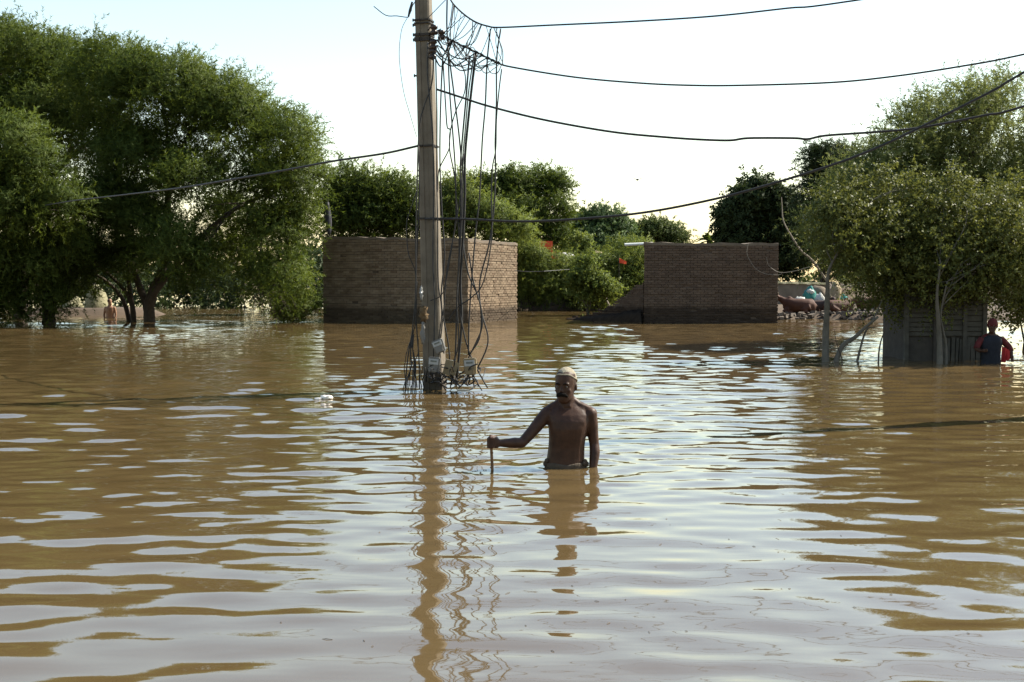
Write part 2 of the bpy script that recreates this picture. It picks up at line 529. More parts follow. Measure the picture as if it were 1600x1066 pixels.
def water_h(x, y):
    bands = [np.zeros_like(x) for _ in range(3)]
    for j in range(NW):
        bands[band[j]] += wa[j] * np.sin(kx[j] * x + ky[j] * y + wp[j])
    patch = 0.5 + 0.5 * np.sin(0.31 * x + 0.9 * np.sin(0.23 * y + 0.6)) * np.sin(0.37 * y + 0.7 * np.sin(0.41 * x))
    patch2 = 0.5 + 0.5 * np.sin(0.83 * x + 1.3 * np.sin(0.57 * y + 2.0)) * np.sin(0.71 * y + 1.1 * np.sin(0.49 * x))
    d = np.sqrt((x * 0.8) ** 2 + y ** 2)
    g0 = (0.48 + 0.84 * smooth01((d - 6.0) / 8.0) - 0.25 * smooth01((d - 26) / 25)) * (0.75 + 0.4 * patch)
    g1 = (0.74 + 0.86 * smooth01((d - 5.5) / 7.0) - 0.35 * smooth01((d - 24) / 20)) * (0.5 + 0.7 * patch)
    g2 = (0.36 + 0.8 * smooth01((d - 6.0) / 5.0)) * smooth01((17 - d) / 6.0) * (0.25 + 0.9 * patch2)
    h = bands[0] * g0 + bands[1] * g1 + bands[2] * g2
    # the wading man's own rings
    r = np.hypot(x - MAN.x + 0.05, y - MAN.y)
    h += 0.0034 * np.sin(r * 2 * math.pi / 0.21 + 0.8) * np.exp(-((r - 0.35) / 0.55) ** 2)
    rs = np.hypot(x - MAN.x + 0.58, y - MAN.y + 0.16)
    h += 0.0018 * np.sin(rs * 2 * math.pi / 0.13) * np.exp(-(rs / 0.35) ** 2)
    fade = smooth01((46 - np.abs(x)) / 6) * smooth01((118 - y) / 10) * smooth01((y - 0.5) / 1.0)
    return h * fade


def geo_axis(a, b, s0, rate, smax):
    out = [a]
    while out[-1] < b:
        out.append(out[-1] + min(smax, max(s0, rate * abs(out[-1]))))
    out[-1] = b
    return out


half = geo_axis(0.0, 46.0, 0.052, 0.019, 0.6)
xs = np.array([-v for v in half[:0:-1]] + half)
xs = np.concatenate([[-2500, -900, -300, -100, -60], xs, [60, 100, 300, 900, 2500]])
ys = np.array((geo_axis(0.5, 60.0, 0.034, 0.0052, 0.13) + geo_axis(60.3, 118.0, 0.3, 0.001, 0.3)))
ys = np.concatenate([[-1000, -200, -40, -8, -1], ys, [130, 180, 260, 340, 395]])
water = link('flood_water', grid_mesh('flood_water', xs, ys, water_h), M['water'])
tag(water, kind='structure')
print('water tris', len(xs) * len(ys) * 2)

# ------------------------------------------------------------------ brickwork
BL, BH, BD, MJ = 0.225, 0.070, 0.105, 0.011


def brick_variants():
    out = []
    for k in range(6):
        rr = random.Random(k + 3)
        bm = bmesh.new()
        bmesh.ops.create_cube(bm, size=1)
        for v in bm.verts:
            v.co.x *= BL; v.co.y *= BD; v.co.z *= BH
            v.co += Vector((rr.uniform(-1, 1) * 0.004, rr.uniform(-1, 1) * 0.003, rr.uniform(-1, 1) * 0.003))
        bmesh.ops.bevel(bm, geom=list(bm.edges), offset=0.005, segments=1, affect='EDGES', profile=0.5)
        me = bpy.data.meshes.new('brick')
        bm.to_mesh(me); bm.free()
        out.append(me)
    return out


BRICKS = {}


def brick_mesh_set(mat):
    if mat.name not in BRICKS:
        vs_ = brick_variants()
        for m_ in vs_: m_.materials.append(mat)
        BRICKS[mat.name] = vs_
    return BRICKS[mat.name]


def wall_spots(A, B, top_a, top_b, bottom=-0.35, proud=0.012, seed=0, keep=None):
    """brick placements on the vertical face running from A to B (outward normal to the right of A->B turned -90)"""
    rr = random.Random(seed)
    d = Vector((B.x - A.x, B.y - A.y, 0)); L = d.length; d.normalize()
    n = Vector((d.y, -d.x, 0))
    rz = math.atan2(d.y, d.x)
    spots = []
    z = bottom; course = 0
    while z + BH < max(top_a, top_b):
        off = (BL + MJ) / 2 * (course % 2)
        sag = 0.006 * math.sin(course * 1.7)
        s = -off
        while s < L:
            a, b_ = max(s, 0.0), min(s + BL, L)
            if b_ - a > 0.05:
                mid = (a + b_) / 2
                top = lerp(top_a, top_b, mid / L)
                if z + BH <= top + 0.02 and (keep is None or keep(mid / L, z)):
                    if rr.random() < (0.012 + (0.10 if z + 2 * BH > top else 0)): continue          # lost brick
                    pr = proud + rr.uniform(-0.009, 0.010) - (0.02 if rr.random() < 0.03 else 0)
                    c = A + d * mid + n * (pr - BD / 2) + Vector((0, 0, z + BH / 2 + sag + rr.uniform(-0.003, 0.003)))
                    spots.append((c, rz + rr.uniform(-0.012, 0.012), (b_ - a) / BL, rr.randrange(6)))
            s += BL + MJ
        z += BH + MJ; course += 1
    return spots


def lay_bricks(spots, mat, parent, limit=300, key=None):
    """the nearest ones are single parts, the rest one joined part"""
    ms = brick_mesh_set(mat)
    order = sorted(spots, key=key) if key else spots
    inv = WM(parent).inverted()
    for c, rz, sx, k in order[:limit]:
        o = bpy.data.objects.new('brick', ms[k])
        COL.objects.link(o)
        o.parent = parent
        o.matrix_parent_inverse = inv
        o.location = c; o.rotation_euler = (0, 0, rz); o.scale = (sx, 1, 1)
    rest = order[limit:]
    if rest:
        VV, FF3, FF4 = [], [], []
        bmj = bmesh.new()
        V_all, polys, base = [], [], 0
        cache = []
        for m_ in ms:
            co = np.array([v.co[:] for v in m_.vertices]); pl = [tuple(p.vertices) for p in m_.polygons]
            cache.append((co, pl))
        for c, rz, sx, k in rest:
            co, pl = cache[k]
            ca, sa = math.cos(rz), math.sin(rz)
            x = co[:, 0] * sx; y = co[:, 1]
            V_all.append(np.stack([x * ca - y * sa + c.x, x * sa + y * ca + c.y, co[:, 2] + c.z], -1))
            polys += [tuple(i + base for i in p) for p in pl]
            base += len(co)
        bmj.free()
        me = bpy.data.meshes.new('brickwork')
        me.from_pydata(np.concatenate(V_all).tolist(), [], polys); me.update()
        o = link('brickwork', me, mat, parent, None, True)
        o['kind'] = 'stuff'


def brick_building(name, label, corner_pts, tops, mat, seed, limit_key, roof_over=0.0):
    """corner_pts: plan corners counter-clockwise seen from above (A front-left, B front-right, C back-right, D back-left)"""
    A, B, C, D = corner_pts
    cen = (A + B + C + D) / 4
    root = empty(name, (cen.x, cen.y, -1.0), label, 'building')
    # core set back behind the brick faces
    ins = 0.012
    def inset(p): return Vector((p.x, p.y, 0)) + (cen - p).normalized() * ins * 1.6
    mb = MB()
    q = [inset(p) for p in (A, B, C, D)]
    lo = [Vector((p.x, p.y, -1.0)) for p in q]; hi = [Vector((p.x, p.y, t - 0.05)) for p, t in zip(q, tops)]
    mb.add(lo + hi, [(3, 2, 1, 0), (4, 5, 6, 7), (0, 1, 5, 4), (1, 2, 6, 5), (2, 3, 7, 6), (3, 0, 4, 7)])
    mb.build('wall_core', M['mortar'], root)
    # mud roof cap, a little proud and uneven
    mb = MB()
    rim = []
    for i in range(4):
        p, q2 = (A, B, C, D)[i], (A, B, C, D)[(i + 1) % 4]
        t0, t1 = tops[i], tops[(i + 1) % 4]
        for s in range(16):
            u = s / 16
            v = p.lerp(q2, u); out = (v - cen).normalized() * (0.015 + 0.02 * random.random())
            rim.append((v + out, lerp(t0, t1, u) + random.uniform(-0.03, 0.03)))
    n = len(rim)
    vs_ = [Vector((v.x, v.y, t - 0.085)) for v, t in rim] + [Vector((v.x, v.y, t)) for v, t in rim]
    tm = sum(tops) / 4
    vs_ += [Vector((cen.x, cen.y, tm - 0.02))]
    fs = [(i, (i + 1) % n, n + (i + 1) % n, n + i) for i in range(n)] + [(n + i, n + (i + 1) % n, 2 * n) for i in range(n)]
    fs.append(tuple(range(n - 1, -1, -1)))
    mb.add(vs_, fs)
    mb.build('roof', M['mudplaster'], root)
    return root


# left building: corner nearest the camera, shaded front, sunlit right side
Lc = G(731, 505.2); ROT = R(24)
ux = Vector((math.cos(ROT), -math.sin(ROT), 0)); uy = Vector((math.sin(ROT), math.cos(ROT), 0))
WID = 5.62; DEP = 4.05
cB = Lc; cA = Lc - ux * WID; cC = Lc + uy * DEP; cD = cA + uy * DEP
topB = P(731, 373.2, cB.y).z; topA = P(497, 369.8, cA.y).z; topC = P(805, 380.0, cC.y).z; topD = topA + topC - topB
left_b = brick_building('brick_building', 'flat roofed brick building with one sunlit side behind the concrete pole',
                        (cA, cB, cC, cD), (topA, topB, topC, topD), M['brick_a'], 1, None)
sp = wall_spots(cA, cB, topA - 0.055, topB - 0.055, seed=1) + wall_spots(cB, cC, topB - 0.055, topC - 0.055, seed=2)
lay_bricks(sp, M['brick_a'], left_b, 300, key=lambda s: (s[0].z < -0.01, (s[0] - (cB + Vector((0, 0, 1.4)))).length + (0 if (s[0] - cB).dot(uy) > 0.08 else 0.6)))

# right building with a broken stepped wall running down into the water on its left
rB = G(1214.5, 505.0); rA = G(1006, 504.2)
dv = (rB - rA); dv.z = 0
ud = dv.normalized(); vd = Vector((-ud.y, ud.x, 0))
vd = Vector((rA.x + 0.25, rA.y, 0)).normalized()
rC = rB + vd * 4.2; rD = rA + vd * 4.2
rtA = P(1006, 378.6, rA.y).z; rtB = P(1218, 380.8, rB.y).z
right_b = brick_building('brick_building', 'shaded brick building with a broken stepped wall sloping into the water',
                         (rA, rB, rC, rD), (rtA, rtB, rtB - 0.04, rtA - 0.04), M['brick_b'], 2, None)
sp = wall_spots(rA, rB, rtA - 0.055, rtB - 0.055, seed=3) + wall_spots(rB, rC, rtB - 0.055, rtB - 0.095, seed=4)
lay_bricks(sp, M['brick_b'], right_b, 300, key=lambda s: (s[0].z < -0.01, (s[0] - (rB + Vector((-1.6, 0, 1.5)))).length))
# stepped ruin
q0 = G(893, 500); q0 = Vector((q0.x, q0.y + 0.4, 0))
ruinA = q0 + Vector((0, 0.2, 0)); ruinB = rA + Vector((-0.01, 0.10, 0))


def ruin_top(u):
    pts = [(0, 0.06), (0.10, 0.10), (0.28, 0.20), (0.42, 0.36), (0.55, 0.50), (0.68, 0.72), (0.8, 1.0), (0.9, 1.22), (1.0, 1.4)]
    for (a, za), (b, zb) in zip(pts, pts[1:]):
        if u <= b: return lerp(za, zb, (u - a) / (b - a))
    return 1.4


sp = wall_spots(ruinA, ruinB, 1.5, 1.5, seed=5, keep=lambda u, z: z + BH < ruin_top(u) + 0.05 * math.sin(u * 37))
sp2 = wall_spots(ruinA + Vector((0, 0.24, 0)), ruinB + Vector((0, 0.24, 0)), 1.5, 1.5, seed=6, keep=lambda u, z: z + BH < ruin_top(u) - 0.03 + 0.05 * math.sin(u * 31))
ruin = empty('ruined_wall', (ruinA.x, ruinA.y, -1.0), 'low broken brick wall stepping down into the water beside the shaded building', 'wall')
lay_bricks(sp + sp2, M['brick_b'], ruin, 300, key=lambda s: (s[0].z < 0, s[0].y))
mb = MB()
rp_, k = [], 14
for i in range(k + 1):
    u = i / k; c = ruinA.lerp(ruinB, u); t = ruin_top(u) - 0.12
    rp_.append([Vector((c.x, c.y - 0.0, -1)), Vector((c.x, c.y + 0.32, -1)), Vector((c.x, c.y + 0.32, t)), Vector((c.x, c.y + 0.0, t))])
mb.loft(rp_); mb.build('wall_core', M['mortar'], ruin)
# earth slumped against it
mb = MB()
rings = []
for i in range(29):
    u = i / 28; c = ruinA.lerp(ruinB, u * 1.02)
    nzv = mnoise.noise(Vector((i * 0.55, 3.1, 0)))
    hgt = (0.05 + 0.40 * u ** 1.3) * (1 + 0.25 * nzv); wdt = 0.22 + 0.42 * u + 0.10 * nzv
    rings.append([Vector((c.x - 0.15, c.y - wdt, -0.4)), Vector((c.x - 0.15, c.y - wdt * 0.8, -0.02)), Vector((c.x - 0.15, c.y - wdt * 0.4, hgt * 0.5)),
                  Vector((c.x - 0.15, c.y + 0.02, hgt)), Vector((c.x - 0.15, c.y + 0.3, -0.4))])
mb.loft(rings); mb.build('slumped_earth', M['wet_mud'], ruin, True)

# pipe sticking out of the roof corner of the right building
mb = MB(); a = P(976, 382.5, rA.y + 0.6); b = P(1006, 380.6, rA.y + 0.6)
mb.tube([a, b + Vector((0.3, 0, 0))], 0.05, 8)
o = mb.build('drain_pipe', M['white_metal'], right_b)
# pale cord looped down the front of the right building
mb = MB()
yy = rB.y - 0.06
mb.tube(spline([P(x, y, yy) for x, y in ((1169, 381), (1167, 395), (1172, 408), (1182, 421), (1196, 428), (1214, 430), (1222, 428))], 5), 0.011, 5)
o = mb.build('loose_cord', M['pale_hose']); tag(o, 'pale cord hanging in a long loop on the shaded brick building', 'cord')
mb = MB()
mb.tube(spline([P(x, y, yy - 0.03) for x, y in ((1198, 402), (1200, 413), (1208, 421), (1220, 426), (1240, 424), (1262, 418), (1285, 411))], 5), 0.010, 5)
o = mb.build('loose_cord', M['pale_hose']); tag(o, 'short pale cord drooping from brick building towards the pale tree trunk', 'cord')

# low mud wall behind the debris bank
mb = MB()
a, b = P(1212, 500, 50.5), P(1296, 500, 51.2)
ht = P(1240, 443, 50.5).z
rings = []
for i in range(13):
    u = i / 12; c = a.lerp(b, u); t = ht + 0.025 * math.sin(i * 2.3) - 0.06 * u
    rings.append([Vector((c.x, c.y, -0.6)), Vector((c.x, c.y + 0.35, -0.6)), Vector((c.x, c.y + 0.33, t)), Vector((c.x, c.y + 0.02, t))])
mb.loft(rings)
mw = empty('mud_wall', (a.x, a.y, -0.6), 'low grey mud wall behind the bundles on the bank', 'wall')
mb.build('wall_face', M['mudplaster'], mw)
mb = MB(); rings = []
for i in range(19):
    u = i / 18; c = a.lerp(b, u); t = ht - 0.06 * u + 0.004
    rings.append([Vector((c.x, c.y - 0.05, t)), Vector((c.x, c.y + 0.39, t)), Vector((c.x, c.y + 0.36, t + 0.07 + 0.02 * math.sin(i * 3.1))), Vector((c.x, c.y - 0.02, t + 0.07 + 0.02 * math.sin(i * 1.7)))])
mb.loft(rings); mb.build('capping', M['straw'], mw)

# ------------------------------------------------------------------ trees
def unit(v):
    return v / (np.linalg.norm(v, axis=-1, keepdims=True) + 1e-9)


def lobe(px, py, Y, rx, ry, rd=None):
    """a clump of crown: pixel centre and pixel radii, distance and depth radius in metres"""
    c = P(px, py, Y); s = scale_at(Y); rx *= 0.90; ry *= 0.90
    return (c.x, c.y, c.z, rx / s, (rd if rd is not None else 0.8 * rx / s), ry / s)


def foliage(lobes, seed, clumps, twigs, leaflets, L, W, twig=0.6, puff=0.28, inner=0.5, up=0.25, droop=0.25, quad=False, zmin=0.03, rough=(0.86, 1.12), under=0.35, soft=0.7):
    r = np.random.default_rng(seed)
    Lb = np.array(lobes)
    vol = (Lb[:, 3] * Lb[:, 4] * Lb[:, 5]) ** 0.72
    li = r.choice(len(Lb), clumps, p=vol / vol.sum())
    d = unit(r.normal(size=(clumps, 3)))
    flip = (d[:, 2] < -0.25) & (r.uniform(size=clumps) > under)
    d[flip, 2] *= -1
    rad = r.uniform(inner ** 2, 1.0, clumps) ** 0.5 * r.uniform(rough[0], rough[1], clumps)
    C = Lb[li, :3] + d * rad[:, None] * Lb[li, 3:6]
    tone_c = r.uniform(0, 1, clumps)
    out = unit(d / Lb[li, 3:6] * Lb[li, 3:6].mean(1, keepdims=True))
    # twigs
    nt_ = clumps * twigs
    ci = np.repeat(np.arange(clumps), twigs)
    start = C[ci] + r.normal(size=(nt_, 3)) * puff
    td = unit(out[ci] * 0.7 + r.normal(size=(nt_, 3)) * 0.62 + np.array([0, 0, up]))
    tl = twig * r.uniform(0.45, 1.25, nt_)
    # leaflets along twigs
    n = nt_ * leaflets
    ti = np.repeat(np.arange(nt_), leaflets)
    t = (np.tile(np.arange(leaflets), nt_) + r.uniform(0, 1, n)) / leaflets
    p = start[ti] + td[ti] * (tl[ti] * t)[:, None]
    p[:, 2] -= droop * tl[ti] * t ** 2
    side = unit(np.cross(td[ti], r.normal(size=(n, 3))))
    ld = unit(side + td[ti] * (0.45 if quad else 0.75) + np.array([0, 0, -0.12]))
    ll = L * r.uniform(0.6, 1.25, n)
    wv = unit(np.cross(ld, r.normal(size=(n, 3)))) * (W * r.uniform(0.7, 1.2, n) / 2)[:, None]
    tone = np.clip(tone_c[ci][ti] * 0.6 + r.uniform(0, 0.4, n), 0, 1)
    ok = p[:, 2] > zmin
    on = unit(unit((p - C[ci][ti]) * 1.2 + out[ci][ti] * 0.6) * 0.8 + r.normal(size=p.shape) * 0.22)
    p, ld, ll, wv, tone, on = p[ok], ld[ok], ll[ok], wv[ok], tone[ok], on[ok]
    ng = unit(np.cross(wv, ld))
    sgn = np.sign((ng * on).sum(1, keepdims=True)); sgn[sgn == 0] = 1
    wv = wv * sgn                                     # wind every leaf so that its face looks out of the clump
    nrm = unit(on * soft + ng * sgn * (1 - soft))
    n = len(p)
    if quad:
        V = np.stack([p, p + ld * (ll * 0.45)[:, None] + wv, p + ld * ll[:, None], p + ld * (ll * 0.45)[:, None] - wv], 1).reshape(-1, 3)
        Fc = np.arange(n * 4).reshape(n, 4)
    else:
        V = np.stack([p - wv, p + wv, p + ld * ll[:, None]], 1).reshape(-1, 3)
        Fc = np.arange(n * 3).reshape(n, 3)
    return V, Fc, tone, C, li, np.repeat(nrm, 4 if quad else 3, axis=0)


LEAF_TRIS = 0


def crooked(a, b, k, amp, rr):
    pts = []
    for i in range(k + 1):
        u = i / k
        p = a.lerp(b, u)
        w = amp * math.sin(math.pi * u)
        pts.append(p + Vector((rr.uniform(-1, 1), rr.uniform(-1, 1), rr.uniform(-0.6, 0.6))) * w)
    return pts


def tree(name, label, cat, base, lobes, leafmat, barkmat, seed, clumps, twigs, leaflets, L, W, trunk_r=0.16,
         forks=None, group=None, stems=None, sub=5, **kw):
    """root > trunk (stem, limbs and branches), crown (leaf sprays). stems: world polylines with end radii"""
    global LEAF_TRIS
    rr = random.Random(seed)
    root = empty(name, base, label, cat, group)
    V, Fc, tone, C, li, nrm = foliage(lobes, seed, clumps, twigs, leaflets, L, W, **kw)
    LEAF_TRIS += len(Fc) * (Fc.shape[1] - 2)
    b = np.array(base[:])
    me = mesh_np('crown', V - b, Fc, True, tone)
    me.normals_split_custom_set_from_vertices(nrm)
    link('crown', me, leafmat, root)
    mb = MB()
    base = Vector(base)
    tips = []
    if stems:
        for pts, r0, r1 in stems:
            pts = [Vector(p) for p in pts]
            pts[0] = pts[0] - Vector((0, 0, 0.6))
            sp_ = spline(pts, 4)
            mb.tube([p - base for p in sp_], [lerp(r0, r1, i / (len(sp_) - 1)) * rr.uniform(0.93, 1.07) for i in range(len(sp_))], 8)
            tips.append((sp_[-1], r1, sp_))
    else:
        lc = np.array(lobes)
        cz = lc[:, 2].min()
        fork = Vector((lerp(base.x, lc[:, 0].mean(), 0.25), lerp(base.y, lc[:, 1].mean(), 0.25), base.z + max(0.35, (cz - base.z) * 0.55)))
        sp_ = spline([base - Vector((0, 0, 0.6)), base.lerp(fork, 0.5) + Vector((rr.uniform(-.1, .1), 0, 0)), fork], 4)
        mb.tube([p - base for p in sp_], [lerp(trunk_r, trunk_r * 0.75, i / (len(sp_) - 1)) for i in range(len(sp_))], 8)
        tips.append((fork, trunk_r * 0.7, sp_))
    for i, lb in enumerate(lobes):
        c = Vector(lb[:3])
        # nearest stem tip, start a little before its end
        tip, r1, sp_ = min(tips, key=lambda q: (q[0] - c).length)
        j = rr.randrange(max(0, len(sp_) - 4), len(sp_))
        s = sp_[j]
        mid = s.lerp(c, 0.5) + Vector((rr.uniform(-.3, .3), rr.uniform(-.3, .3), 0.15 * (c - s).length))
        pl = spline([s, mid, c], 5)
        ra = r1 * 0.75
        mb.tube([p - base for p in pl], [lerp(ra, ra * 0.35, k / (len(pl) - 1)) for k in range(len(pl))], 6)
        idx = np.nonzero(li == i)[0]
        for k in range(min(sub, len(idx))):
            e = Vector(C[idx[rr.randrange(len(idx))]])
            st = pl[rr.randrange(len(pl) // 2, len(pl))]
            mb.tube([p - base for p in crooked(st, e, 4, 0.12 * (e - st).length, rr)], [ra * 0.34, ra * 0.28, ra * 0.2, ra * 0.14, ra * 0.07], 5)
    o = mb.build('trunk', barkmat, root, smooth=True, world_verts=False)
    return root


def px_path(Y, pts):
    return [P(x, y, Y) for x, y in pts]


FE = dict(L=0.135, W=0.034, inner=0.62)          # feathery leaflets
# --- left group
L2 = G(236, 503)
tree('mesquite_tree', 'tallest spreading feathery tree on the left with a stout dark trunk in the water', 'tree', L2,
     [lobe(255, 165, 41, 95, 85, 2.2), lobe(330, 190, 41, 85, 80, 2.0), lobe(180, 140, 42, 75, 80, 2.2), lobe(372, 215, 40.5, 60, 68, 1.6),
      lobe(448, 228, 39.5, 56, 56, 1.5), lobe(460, 290, 39.5, 44, 56, 1.5), lobe(420, 300, 40, 48, 45, 1.5), lobe(300, 300, 39, 62, 52, 1.6),
      lobe(275, 395, 38.5, 46, 46, 1.1), lobe(300, 420, 38.5, 26, 34, 0.8), lobe(432, 375, 39.5, 46, 50, 1.3), lobe(468, 345, 39.5, 24, 34, 1.0),
      lobe(445, 440, 39.5, 42, 36, 1.2), lobe(230, 260, 41, 60, 60, 2.2), lobe(400, 445, 40.5, 34, 30, 1.0), lobe(365, 345, 43.5, 44, 40, 1.2), lobe(345, 400, 43.5, 46, 36, 1.2), lobe(400, 390, 43.5, 26, 30, 0.9)],
     M['leaf_mesquite'], M['bark'], 21, 1050, 16, 15, twig=0.62, puff=0.22, sub=7,
     stems=[([L2, *px_path(41.6, ((233, 482), (240, 455), (252, 425), (262, 380), (262, 320), (270, 250)))], 0.22, 0.10),
            ([L2, *px_path(41.4, ((236, 470), (262, 430), (310, 375), (370, 325), (430, 300)))], 0.17, 0.05),
            ([L2, *px_path(41.8, ((228, 475), (215, 440), (200, 380), (190, 300), (180, 200)))], 0.15, 0.06)], **FE)
L3 = G(211, 501.5)
tree('mesquite_tree', 'slender forked tree with two thin leaning trunks left of the stout trunk', 'tree', L3,
     [lobe(190, 335, 40.5, 52, 52, 1.3), lobe(200, 250, 42, 60, 50, 1.6), lobe(150, 330, 40, 40, 50, 1.2), lobe(225, 360, 40, 36, 40, 1.0),
      lobe(205, 405, 40.5, 34, 26, 0.9), lobe(120, 395, 41, 36, 36, 1.2), lobe(150, 425, 41, 40, 24, 0.9), lobe(112, 445, 41.5, 26, 30, 0.8)],
     M['leaf_mesquite'], M['bark'], 22, 400, 15, 15, twig=0.55, puff=0.2,
     stems=[([L3, *px_path(42, ((207, 480), (203, 455), (200, 420), (198, 380), (190, 330)))], 0.105, 0.05),
            ([G(206, 500.5), *px_path(42.2, ((196, 478), (180, 452), (150, 430), (110, 425)))], 0.085, 0.04),
            ([L3, *px_path(42, ((206, 478), (190, 448), (160, 420), (138, 398)))], 0.09, 0.04)], **FE)
L1 = G(76, 506)
tree('mesquite_tree', 'low dark drooping tree at the left edge hanging over the water', 'tree', L1,
     [lobe(20, 235, 37.5, 48, 52, 1.3), lobe(55, 270, 37.5, 36, 40, 1.1), lobe(95, 330, 37.5, 48, 42, 1.1), lobe(25, 330, 37.5, 52, 56, 1.4),
      lobe(30, 420, 38.5, 60, 52, 1.4), lobe(100, 400, 39, 42, 40, 1.0), lobe(-40, 320, 38, 70, 90, 1.8), lobe(-30, 440, 38.5, 60, 60, 1.4),
      lobe(60, 470, 39, 46, 30, 0.9), lobe(10, 485, 39, 46, 20, 0.9)],
     M['leaf_mesquite'], M['bark'], 23, 680, 16, 15, twig=0.55, puff=0.2,
     stems=[([L1, *px_path(40, ((76, 480), (70, 450), (72, 410), (60, 360)))], 0.24, 0.10), ([L1, *px_path(40, ((82, 478), (95, 450), (112, 415), (130, 390)))], 0.15, 0.06)], **FE)
L5 = G(30, 499)
tree('mesquite_tree', 'big rounded feathery tree behind at the upper left corner', 'tree', L5,
     [lobe(50, 110, 45, 72, 70, 2.4), lobe(0, 110, 45, 70, 78, 2.6), lobe(110, 130, 45, 62, 65, 2.2), lobe(-60, 150, 46, 80, 90, 2.6), lobe(60, 190, 44, 90, 60, 2.2),
      lobe(140, 220, 44, 60, 70, 2.0), lobe(0, 200, 44, 60, 70, 2.0)],
     M['leaf_mesquite'], M['bark'], 24, 800, 16, 14, twig=0.65, puff=0.24, trunk_r=0.26, **FE)
# shrub by the corner of the left building
sb = G(462, 504)
tree('water_shrub', 'small light green shrub growing from the water at the left brick building corner', 'shrub', sb,
     [lobe(462, 485, sb.y, 30, 18, 0.6), lobe(440, 490, sb.y, 18, 13, 0.5), lobe(484, 480, sb.y, 14, 18, 0.4), lobe(465, 470, sb.y, 16, 14, 0.4)],
     M['leaf_yellow'], M['bark'], 31, 90, 12, 14, L=0.10, W=0.03, twig=0.4, puff=0.1, inner=0.1, up=0.8, trunk_r=0.03)
# bare hanging twigs under the left trees
mb = MB(); rr = random.Random(5)
for i in range(46):
    x = rr.uniform(395, 455); y0 = rr.uniform(440, 470); Y = rr.uniform(38.5, 41)
    a = P(x, y0, Y); e = P(x + rr.uniform(-25, 25), min(498, y0 + rr.uniform(15, 45)), Y + rr.uniform(-.5, .5))
    mb.tube(crooked(a, e, 3, 0.10, rr), [0.012, 0.010, 0.008, 0.004], 4)
o = mb.build('hanging_twigs', M['bark']); tag(o, 'bare dark twigs drooping to the water under the left trees', 'twigs', kind='stuff')

# --- trees on the far bank, behind the buildings
def bank_tree(name, label, Y, px, lobes, mat, seed, clumps, twigs=13, leaflets=13, L=0.15, W=0.05, bark='bark', tr=0.16, cat='tree', **kw):
    x = P(px, 440, Y).x
    z = float(terrain_h(np.array([x]), np.array([float(Y)]))[0])
    return tree(name, label, cat, Vector((x, Y, max(z, -0.9))), [lobe(a, b, Y + dy, c, d) for a, b, c, d, dy in lobes], mat, M[bark], seed, clumps, twigs, leaflets, L, W, trunk_r=tr, **kw)


bank_tree('mesquite_tree', 'feathery tree directly behind the left end of the sunlit brick building', 52, 560,
          [(548, 300, 38, 40, 0), (590, 318, 48, 46, 0), (632, 318, 32, 42, 0), (565, 350, 60, 32, 0), (525, 330, 30, 45, 0), (640, 350, 40, 30, 0)], M['leaf_mesquite'], 41, 420, twig=0.7, puff=0.25)
bank_tree('mesquite_tree', 'light green feathery tree behind the hanging cables and brick corner', 53, 725,
          [(715, 325, 42, 42, 0), (755, 350, 46, 38, 0), (690, 350, 30, 30, 0), (795, 365, 36, 26, 0)], M['leaf_yellow'], 42, 260, twig=0.65, puff=0.22)
bank_tree('acacia_tree', 'tall flat topped acacia rising behind the sunlit brick side wall', 63, 825,
          [(800, 298, 48, 28, 0), (765, 300, 36, 26, 0), (845, 292, 34, 24, 1), (868, 300, 22, 24, 0), (866, 332, 28, 26, -1), (820, 340, 46, 30, -1), (845, 372, 50, 26, -1), (735, 310, 38, 28, 1)],
          M['leaf_mesquite'], 43, 420, L=0.16, W=0.055, twig=0.6, puff=0.25, tr=0.2)
bank_tree('neem_tree', 'dense dark green rounded tree between the two brick buildings', 76, 938,
          [(938, 358, 46, 26, 0), (905, 362, 30, 24, 0), (965, 366, 26, 18, 0), (925, 385, 50, 22, -1)], M['leaf_bluish'], 44, 300, L=0.2, W=0.08, twig=0.5, puff=0.3)
bank_tree('neem_tree', 'low far tree just above the left roof end of the shaded building', 98, 1025,
          [(1020, 368, 38, 16, 0), (1052, 374, 26, 12, 0), (990, 376, 24, 14, 0)], M['leaf_far'], 45, 160, L=0.24, W=0.09, twig=0.6, puff=0.35)
bank_tree('mesquite_shrub', 'bushy feathery shrub beside the sunlit brick wall edge', 57.5, 828,
          [(828, 420, 32, 38, 0), (815, 395, 26, 20, 0), (850, 445, 34, 24, 0), (868, 415, 26, 18, 0), (810, 445, 14, 20, 0)], M['leaf_yellow'], 46, 230, L=0.13, W=0.042, twig=0.6, puff=0.2, tr=0.09, cat='shrub', under=0.9)
bank_tree('mesquite_shrub', 'wide light green shrub on the mud bank under the orange flag', 58, 945,
          [(900, 425, 30, 26, 0), (935, 420, 36, 26, 0), (975, 425, 34, 30, 0), (990, 400, 26, 20, 0), (955, 452, 44, 18, 0), (905, 455, 30, 16, 0), (890, 445, 26, 20, 0), (1000, 440, 20, 26, 0)], M['leaf_yellow'], 47, 300, L=0.13, W=0.045, twig=0.55, puff=0.2, tr=0.08, cat='shrub', under=0.9)
bank_tree('mesquite_shrub', 'pale feathery shrub on the bank left of the orange flag', 60.5, 885,
          [(870, 416, 30, 14, 0), (905, 412, 26, 12, 0), (838, 414, 24, 14, 0), (890, 425, 40, 20, 0), (935, 416, 30, 12, 0)], M['leaf_yellow'], 52, 240, 12, 12, L=0.13, W=0.045, twig=0.55, puff=0.2, tr=0.07, cat='shrub', under=0.9)
